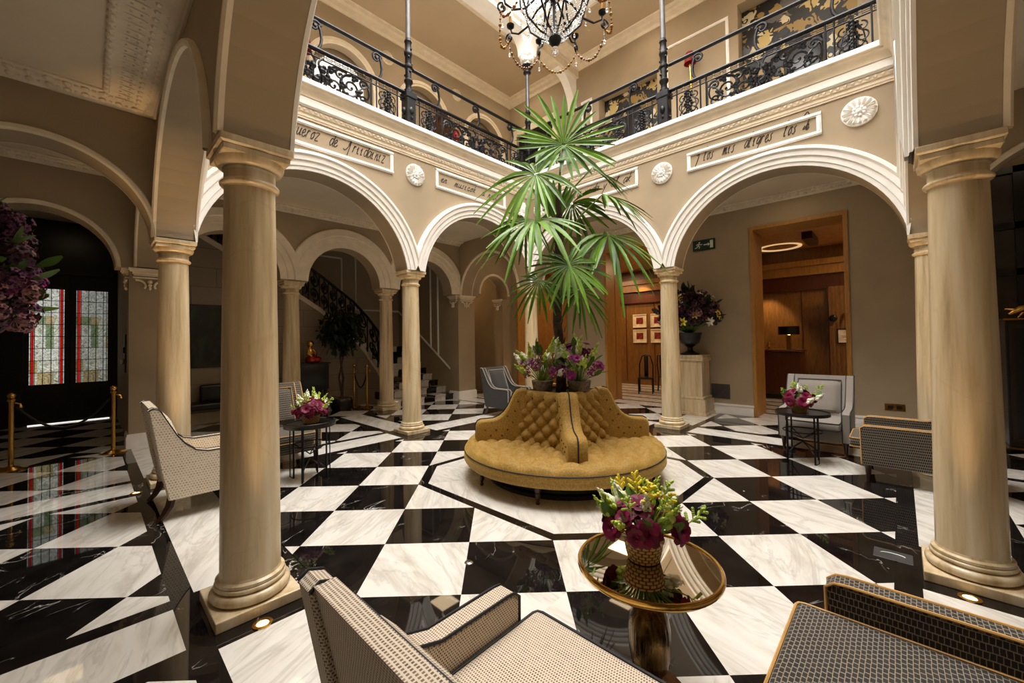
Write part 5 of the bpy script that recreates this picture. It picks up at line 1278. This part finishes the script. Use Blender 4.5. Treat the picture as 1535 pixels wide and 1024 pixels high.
# flower kinds, one mesh each, origin at the stalk end, growing along +z
def petal(m, M_, L_, w, curl, open_):
    vs = []
    for j in range(4):
        f = j/3; z = L_*f*cos(open_*f+.15); r = L_*f*sin(open_*f+.15)+.004; ww = w*sin(PI*(.12+.74*f))
        for s in (-1,0,1): vs.append(M_ @ Vector((r-abs(s)*curl*ww, s*ww, z)))
    m.add(vs, [(j*3+k,j*3+k+1,(j+1)*3+k+1,(j+1)*3+k) for j in range(3) for k in (0,1)])
def k_bloom(R, rings=((5,.5,.5),(7,.85,.9),(8,1.0,1.35)), w=.55):
    m = MB()
    for q, (n, s, o_) in enumerate(rings):
        for i in range(n): petal(m, Matrix.Rotation(2*PI*i/n+q*.5,4,'Z'), R*s, R*w*s, .25, o_)
    return m
def k_spike(Lh, r, dens=14, sc=(1,1,1.5)):
    m = MB(); m.tube([(0,0,-.06),(0,0,Lh)], [.004,.002], 5)
    for i in range(dens):
        f = i/dens; a = i*2.4; rr = r*(1.1-f); m.ball((rr*.8*cos(a),rr*.8*sin(a),Lh*(.12+.86*f)), rr*.75+.003, 6, 4, sc)
    return m
def k_plume(Lh, r, n=9):
    m = MB(); m.tube([(0,0,-.06),(0,0,Lh)], [.004,.002], 5)
    for i in range(n):
        f = (i+.5)/n; a = i*2.4; L_ = r*(1.2-f)*1.5
        e = Vector((L_*cos(a),L_*sin(a),Lh*(.2+.8*f)+L_*.5)); m.tube([(0,0,Lh*(.15+.8*f)),e], [.003,.002], 4)
        for k in range(4): m.ball(Vector((0,0,Lh*(.15+.8*f))).lerp(e,.35+.2*k)+Vector((0,0,.006)), .008, 5, 3)
    return m
def k_leaf(L_, w):
    m = MB(); blade(m, Vector((0,0,0)), Vector((.25,0,1)), Vector((-1,0,.25)), L_, w, .1, .2, 5); return m
def k_lily(R):
    m = MB()
    for i in range(6): petal(m, Matrix.Rotation(2*PI*i/6,4,'Z'), R, R*.24, .1, 1.0)
    m.tube([(0,0,0),(0,0,R*.8)], .003, 4); return m
def k_cluster(R, n=16):
    m = MB(); rd = random.Random(3)
    for i in range(n):
        z = 1-1.5*(i+.5)/n; a = i*2.4; q = Vector((math.sqrt(max(0,1-z*z))*cos(a), math.sqrt(max(0,1-z*z))*sin(a), z))*R*rd.uniform(.75,1.1)
        m.tube([(0,0,-R*.5), q], [.003,.002], 4)
        Mq = Matrix.Translation(q) @ q.to_track_quat('Z','Y').to_matrix().to_4x4()
        for k in range(5): petal(m, Mq @ Matrix.Rotation(2*PI*k/5,4,'Z'), R*.3, R*.13, .1, 1.1)
    return m
KM = {}
def kind(name, mb, mat): KM[name] = (mb.build(name, mat, None, .9, fix=False), mat); o = KM[name][0]; C.objects.unlink(o); return o
PROTO = {
 'bloom_b': ('burgundy_bloom', lambda: k_bloom(.055), 'burgundy'), 'bloom_m': ('magenta_bloom', lambda: k_bloom(.045), 'magenta'), 'bloom_l': ('lilac_bloom', lambda: k_bloom(.04), 'lilac'),
 'spike_g': ('green_spike', lambda: k_spike(.15,.017), 'lime'), 'spike_i': ('ivory_spike', lambda: k_spike(.13,.024,12), 'ivory'), 'plume_y': ('yellow_plume', lambda: k_plume(.13,.035), 'yellow'), 'plume_g': ('lime_plume', lambda: k_plume(.14,.03), 'lime'),
 'leaf': ('leaf', lambda: k_leaf(.14,.026), 'leaf'), 'leaf_d': ('leaf', lambda: k_leaf(.16,.03), 'darkleaf'), 'lily_i': ('ivory_lily', lambda: k_lily(.08), 'ivory'), 'lily_o': ('orange_lily', lambda: k_lily(.08), 'orange'), 'lily_y': ('yellow_lily', lambda: k_lily(.08), 'yellow'),
 'clus_p': ('plum_cluster', lambda: k_cluster(.07), 'plum'), 'clus_d': ('dusky_cluster', lambda: k_cluster(.07), 'duskpink'), 'clus_k': ('dark_cluster', lambda: k_cluster(.075), 'darkpurple'), 'clus_m': ('magenta_cluster', lambda: k_cluster(.06), 'magenta')}
_me = {}
def flower(k, parent, pos, dirv, s=1.0, spin=0.0):
    nm, fn, mt = PROTO[k]
    if k not in _me:
        o = fn().build(nm, M[mt], None, .9, fix=False); _me[k] = o.data; C.objects.unlink(o); bpy.data.objects.remove(o)
    o = bpy.data.objects.new(nm, _me[k]); C.objects.link(o); o.parent = parent
    q = Vector(dirv).to_track_quat('Z','Y'); o.matrix_local = Matrix.Translation(pos) @ (q.to_matrix().to_4x4() @ Matrix.Rotation(spin,4,'Z')) @ Matrix.Diagonal((s,s,s,1))
    return o
def bouquet(parent, c, rad, items, seed, flat=.75, base=None, lo=-.1, skip=None):
    """flowers on a dome of radius rad round c; items = [(kind, count, shell, scale)]"""
    rd = random.Random(seed); stems = MB(); base = Vector(base or (c[0],c[1],c[2]-rad*.6)); c = Vector(c)
    for k, n, sh, s in items:
        for i in range(n):
            for _ in range(40):
                z = rd.uniform(lo,1); a = rd.uniform(0,2*PI); w = math.sqrt(max(0,1-z*z)); d = Vector((w*cos(a),w*sin(a),z))
                if skip is None or not skip(d): break
            p = c+Vector((d.x*rad,d.y*rad,d.z*rad*flat))*sh*rd.uniform(.85,1.1)
            dd = (d+Vector((0,0,.5 if 'spike' in k or 'plume' in k or 'leaf' in k else .15))+Vector((rd.uniform(-.3,.3),rd.uniform(-.3,.3),rd.uniform(-.2,.3)))).normalized()
            flower(k, parent, p, dd, s*rd.uniform(.8,1.15), rd.uniform(0,6)); stems.tube([base, base.lerp(p,.6)+Vector((0,0,.02)), p], .0035, 4)
    stems.build('stems', M['stemgreen'], parent, .9)
def flower_basket(loc, label, items, rad, seed, basket='wicker', R=.1, h_=.09, sq=False, flat=.75, rise=.05, group='small flower baskets'):
    t = thing('flower_basket', label, 'flowers', loc, 0, group)
    m = MB()
    if sq: 
        m.add([(sx*R*.8,sy*R*.8,0) for sx,sy in ((-1,-1),(1,-1),(1,1),(-1,1))]+[(sx*R,sy*R,h_) for sx,sy in ((-1,-1),(1,-1),(1,1),(-1,1))], [(0,1,5,4),(1,2,6,5),(2,3,7,6),(3,0,4,7),(3,2,1,0),(4,5,6,7)])
    else: m.lathe([(1e-6,0),(R*.78,0),(R*.88,h_*.35),(R*.98,h_*.9),(R*1.04,h_*.94),(R*1.04,h_),(R*.96,h_),(1e-6,h_*.85)], 32)
    m.build('basket', M[basket], t, .8); bouquet(t, (0,0,h_+rise), rad, items, seed, flat, (0,0,h_*.6)); return t
mix = [('bloom_b',22,.95,1.15),('spike_i',6,.9,.9),('spike_g',8,1.0,1.0),('plume_g',5,1.05,1.0),('leaf',14,.85,.9)]
flower_basket((-2.34,-2.22,.619),'wicker basket of burgundy, white and lime flowers on the mirror table', mix+[('plume_y',4,.95,1.0)], .17, 3, R=.095, h_=.1)
flower_basket((-2.26,2.24,.687),'basket of burgundy and white flowers on the left iron table', [('bloom_b',26,1.0,1.2),('spike_i',8,.95,1.0),('plume_g',6,1.0,1.0),('spike_g',7,1.05,1.1),('leaf',8,.8,.9)], .17, 5, R=.11, h_=.1)
flower_basket((2.5,-2.15,.657),'brass square pot of burgundy blooms on the right iron table', [('bloom_b',15,.9,1.25),('plume_g',6,1.1,1.0),('spike_i',4,1.0,1.0),('leaf',10,.85,1.0)], .19, 9, basket='brass', R=.1, h_=.11, sq=True)
def tall(loc, label, seed, sgn, items, R, basket):
    t = thing('flower_basket', label, 'flowers', loc, 0, 'flower baskets behind the settee')
    m = MB(); m.lathe([(1e-6,0),(R*.8,0),(R,.16),(R*.95,.165),(1e-6,.15)], 28); m.build('basket', M[basket], t, .8)
    bouquet(t, (0,0,.24), .27, items, seed, 1.35, (0,0,.1), lo=-.05); return t
b1, b2 = CAMR*-.24+CAMD*-.02, CAMR*.21+CAMD*-.12
tall((b1.x,b1.y,TB-.04),'grey basket of lilac, white and green flowers left of the palm trunk',21,-1,[('clus_m',7,.95,1.0),('bloom_l',7,.95,1.1),('spike_i',9,.9,1.4),('spike_g',9,1.0,1.5),('leaf',22,.85,1.2),('plume_g',5,1.0,1.2)],.14,'greybasket')
tall((b2.x,b2.y,TB-.04),'wooden basket of magenta and green flowers right of the palm trunk',22,1,[('bloom_m',12,1.0,1.4),('clus_m',5,.95,1.0),('bloom_b',3,1.05,1.0),('spike_g',9,.95,1.4),('spike_i',6,.9,1.2),('leaf',24,.85,1.2),('plume_g',4,1.0,1.2)],.15,'greybasket')
# urn arrangement
t = thing('flower_urn', 'black urn with a large dark and cream flower arrangement on the stone pedestal', 'flowers', (5.15,.24,1.3))
m = MB(); m.lathe([(.2,0),(.2,.03),(.13,.06),(.06,.1),(.055,.16),(.09,.19),(.19,.26),(.23,.36),(.235,.44),(.26,.47),(.26,.49),(.2,.49)], 28); m.build('urn', M['black'], t, .8)
bouquet(t, (-.16,-.04,.88), .58, [('clus_k',46,.9,1.7),('clus_k',20,.6,1.7),('leaf_d',70,.9,1.7),('lily_y',12,.98,1.3),('lily_i',14,1.0,1.2),('clus_d',12,.98,1.1),('clus_p',10,1.0,1.2)], 31, .85, (0,0,.45), lo=-.45, skip=lambda d: d.x > .3)
# big arrangement at the left edge
t = thing('flower_stand', 'large plum and orange flower arrangement on a tall stand at the left edge', 'flowers', (-4.86,1.1,0))
m = MB(); m.lathe([(.15,0),(.15,.03),(.1,.06),(.035,.1),(.03,.9),(.05,.95),(.03,1.0),(.03,1.4),(.1,1.44),(.13,1.5),(.12,1.62)], 24); m.build('stand', M['brassdark'], t, .8)
bouquet(t, (-.02,0,2.17), .43, [('clus_p',46,.95,1.2),('clus_m',18,1.0,1.0),('clus_d',30,1.0,1.0),('clus_k',26,.85,1.3),('lily_i',2,.95,.9),('lily_o',5,.95,.9),('leaf',34,.85,1.5),('clus_m',6,.95,.9)], 41, 1.1, (0,0,1.6), lo=-.75)
# ficus under the stair
t = thing('ficus_tree', 'dark leafy ficus tree in a black pot in front of the stair wall', 'tree', (.22,6.98,0))
m = MB(); m.lathe([(.22,0),(.27,.1),(.27,.24),(.24,.3),(1e-6,.29)], 24); m.build('pot', M['black'], t, .7)
m = MB(); m.tube([(0,0,.25),(.05,.02,.8),(-.03,0,1.3),(.02,0,1.8)], [.035,.03,.025,.02], 8); m.tube([(.03,0,.25),(-.05,.03,.8),(.04,0,1.3),(-.1,0,1.9)], [.03,.025,.02,.015], 8); m.build('trunk', M['bark'], t, .9)
m = MB(); rd = random.Random(8)
for i in range(900):
    d = Vector((rd.gauss(0,1),rd.gauss(0,1),rd.gauss(0,1))).normalized()*rd.uniform(.3,1)
    p = Vector((d.x*.55,d.y*.42,2.0+d.z*.62)); q = Vector((rd.uniform(-1,1),rd.uniform(-1,1),rd.uniform(-1,.3)))
    blade(m, p, q, Vector((rd.uniform(-.4,.4),rd.uniform(-.4,.4),1)), .16, .034, .2, .2, 3)
m.build('foliage', M['darkleaf'], t, False, fix=False)

# ------------------------------------------------------------------ chandelier
ch = thing('crystal_chandelier', 'iron and crystal chandelier hanging over the settee', 'chandelier', (0,0,5.5))
glassm = NT('crystal'); glassm.col((.95,.95,.95,1)); glassm.p(Roughness=.03, IOR=1.5, Transmission_Weight=.75); M['crystal'] = glassm.m
em = NT('lit_bulb'); em.col((1,.9,.7,1)); em.b.inputs['Emission Color'].default_value = (1,.72,.42,1); em.b.inputs['Emission Strength'].default_value = 2.2; M['bulb'] = em.m
M['amber'] = plain('amber_beads', (120,76,36), .2, metal=.4, var=.4, scale=20)
m = MB(); m.lathe([(.01,.02),(.06,.05),(.085,.1),(.08,.16),(.04,.2),(.03,.24),(.025,.6),(.09,.66),(.09,.72),(.03,.76),(.03,1.5),(.02,3.7)], 20); m.build('stem', M['iron'], ch, .8)
m = MB(); m.ball((0,0,-.03), .05, 14, 10); m.ball((0,.0,-.1), .02, 8, 6); m.build('drop', M['crystal'], ch, .9)
for k in range(8):
    a = 2*PI*k/8+.2; c, s = cos(a), sin(a); q = lambda r, z: (r*c, r*s, z)
    m = MB(); m.tube([q(.06,.14),q(.2,.2),q(.36,.36),q(.44,.62),q(.36,.9),q(.18,1.15),q(.03,1.3)], .013, 6); m.build('rib', M['iron'], ch, .9)
    m = MB(); m.tube([q(.08,.68),q(.25,.62),q(.4,.46),q(.55,.42),q(.66,.48),q(.68,.56)], .014, 6)
    m.tube([q(.68,.4)]+[(r_*c, r_*s, z_) for r_, z_ in spiral(.7,.42,.07,1.3,PI/2,-1,14)], .013, 6); ar_ = m.build('arm', M['iron'], ch, .9)
    m = MB(); m.lathe([(.015,.54),(.05,.57),(.055,.6),(.03,.6)], 12, (.68*c,.68*s,0)); m.build('cup', M['iron'], ar_, .8)
    m = MB(); m.lathe([(.018,.6),(.018,.72)], 10, (.68*c,.68*s,0)); m.build('candle', M['brassdark'], ar_, .8)
    m = MB(); m.ball((.68*c,.68*s,.78), .035, 10, 8, (1,1,1.7)); m.build('bulb', M['bulb'], ar_, .9)
    m = MB(); m.tube([q(.7,.36),q(.7,.2)], .005, 4); m.ball(q(.7,.18), .018, 6, 5, (1,1,1.8)); m.build('crystal_drop', M['crystal'], ar_, .9)
    a2 = a+2*PI/8; m = MB()
    for i in range(15):
        f = i/14; A_ = a+(a2-a)*f; z = .36-.24*4*f*(1-f)*.9; m.ball((.72*cos(A_),.72*sin(A_),z), .015 if i % 3 else .022, 6, 5)
    m.tube([(.72*cos(a+(a2-a)*i/14),.72*sin(a+(a2-a)*i/14),.36-.24*4*(i/14)*(1-i/14)*.9) for i in range(15)], .004, 4); m.build('bead_swag', M['amber'] if k % 2 else M['brassdark'], ch, .9)
    for g_ in range(3):
        A_ = a+(a2-a)*g_/3; m = MB()
        for i in range(18):
            f = i/17; r_ = .07+.36*sin(f*PI/2)**1.2; z = .12+.62*f**1.5; m.ball((r_*cos(A_),r_*sin(A_),z), .0135, 5, 4)
        m.tube([((.07+.36*sin(i/17*PI/2)**1.2)*cos(A_),(.07+.36*sin(i/17*PI/2)**1.2)*sin(A_),.12+.62*(i/17)**1.5) for i in range(18)], .003, 4); m.build('crystal_strand', M['crystal'], ch, .9)
m = MB(); m.tube([(.45*cos(i*PI/16),.45*sin(i*PI/16),.64) for i in range(32)], .012, 6, True); m.build('hoop', M['iron'], ch, .9)
for k in range(12):
    a = 2*PI*k/12; m = MB(); m.tube([(.45*cos(a),.45*sin(a),.63),(.45*cos(a),.45*sin(a),.42)], .004, 4); m.ball((.45*cos(a),.45*sin(a),.4), .016, 6, 5, (1,1,1.8)); m.build('crystal_drop', M['crystal'], ch, .9)
# ------------------------------------------------------------------ light
def lamp(kind, name, loc, energy, col=(1,1,1), size=.1, rot=(0,0,0), size_y=None, spot=None, blend=.5):
    l = bpy.data.lights.new(name, kind); l.energy = energy; l.color = col
    if kind == 'AREA':
        l.size = size
        if size_y: l.shape = 'RECTANGLE'; l.size_y = size_y
    else: l.shadow_soft_size = size
    if spot: l.spot_size = math.radians(spot); l.spot_blend = blend
    o = bpy.data.objects.new(name, l); C.objects.link(o); o.location = loc; o.rotation_euler = rot; return o
DAY = (1,.965,.92); WARM = (1,.74,.45); GLOW = (1,.62,.28); ROOM = (1,.7,.4)
lamp('AREA', 'skylight_daylight', (0,0,11.6), 2600, DAY, 6.4)
# recessed floor uplights at the feet of the columns (with their brass rims)
UP = [((-3.488,-.33),'brass floor uplight at the foot of the nearest left column'),((-.316,-3.43),'brass floor uplight at the foot of the nearest right column'),((-3.83,3.2),'brass floor uplight behind the cream side-view armchair'),
      ((-3.1,3.47),None),((.33,3.47),None),((3.47,.33),None),((3.47,-3.1),None),((3.1,3.47),None),((-.33,3.47),None),((3.47,-.33),None),((.33,-3.47),None),((-3.47,.33),None),((-3.47,3.14),None),((3.14,-3.47),None),((.33,3.46),None)]
for (x, y), lb in UP:
    if lb:
        t = thing('floor_uplight', lb, 'floor light', (x,y,0), 0, 'recessed floor lights')
        m = MB(); m.lathe([(.055,0),(.055,.006),(.04,.009),(.036,.004),(1e-6,.004)], 24); m.build('rim', M['brass'], t, .8)
        m = MB(); m.lathe([(.034,.0045),(1e-6,.0045)], 20); e = NT('uplight_glass'); e.col((1,.8,.5,1)); e.b.inputs['Emission Color'].default_value = (1,.62,.28,1); e.b.inputs['Emission Strength'].default_value = 1.6; m.build('lens', e.m, t)
    cx, cy = min(((q[0],q[1]) for q in cols9), key=lambda q: (q[0]-x)**2+(q[1]-y)**2)
    dv = Vector((cx-x, cy-y, 0)).normalized(); ti = math.tan(math.radians(1.8))
    lamp('SPOT', 'uplight', (x,y,.05), 125, GLOW, .03, (-Vector((dv.x*ti,dv.y*ti,1))).to_track_quat('Z','Y').to_euler(), spot=24, blend=1)
for x, y, e in ((-3.98,6.2,60),(-3.48,5.75,50),(3.5,5.75,50),(4.85,6.2,50),(1.32,6.2,45),(.74,6.2,45),(-.9,6.2,35),(-1.5,6.2,35),(-3.0,6.2,40)):
    lamp('SPOT', 'uplight', (x,y,.05), e, GLOW, .03, (PI,0,0), spot=26, blend=1)
# warm fill areas added under the gallery ceilings
for x, y, e in ((-4.7,1.7,8),(-4.7,-1.8,10),(-4.7,4.9,7),(4.6,1.7,22),(4.6,-1.7,22),(4.5,-4.6,8),(4.5,4.9,26),(1.7,4.8,20),(-1.7,4.8,12),(1.7,-4.7,14),(-1.7,-4.7,14)):
    lamp('AREA', 'gallery_fill', (x,y,CZ-.02), e*.24, WARM, .5)
lamp('AREA', 'vestibule_light', (-4.5,8.2,CZ-.05), 2, WARM, .5)
lamp('AREA', 'stair_light', (1.2,8.6,6.5), 45, (1,.86,.74), 1.6)
for y, e in ((-3.5,75),(.95,50),(4.6,70)): lamp('AREA', 'room_light', (7.9,y,4.05), e, ROOM, .5)
lamp('SPOT', 'wall_washer', (9.1,-.4,3.3), 120, ROOM, .05, (0,math.radians(-14),0), spot=70)
lamp('SPOT', 'picture_light', (9.0,3.4,3.9), 90, ROOM, .05, (0,math.radians(-20),0), spot=70)
lamp('POINT', 'desk_lamp', (8.9,-1.0,1.85), 4, GLOW, .05)
lamp('AREA', 'passage_light', (4.4,8.2,CZ-.05), 22, (1,.62,.26), .6)
lamp('SPOT', 'wall_uplight', (5.2,5.85,.1), 14, GLOW, .04, (PI,0,0), spot=40)
for x, y, e in ((1.8,4.8,14),(-1.8,4.8,12),(4.6,4.8,16),(4.6,1.0,14),(4.6,-2.0,14)): lamp('AREA', 'upper_fill', (x,y,UC-.05), e, (1,.82,.6), .6)  # soft warm fill added along the upper gallery ceiling
w = bpy.data.worlds.new('world'); bpy.context.scene.world = w; w.use_nodes = True
w.node_tree.nodes['Background'].inputs[0].default_value = (.5,.6,.8,1); w.node_tree.nodes['Background'].inputs[1].default_value = .3
sc = bpy.context.scene
sc.view_settings.view_transform = 'Standard'; sc.view_settings.look = 'None'; sc.view_settings.exposure = -.12; sc.view_settings.gamma = 1
sc.view_settings.use_curve_mapping = False
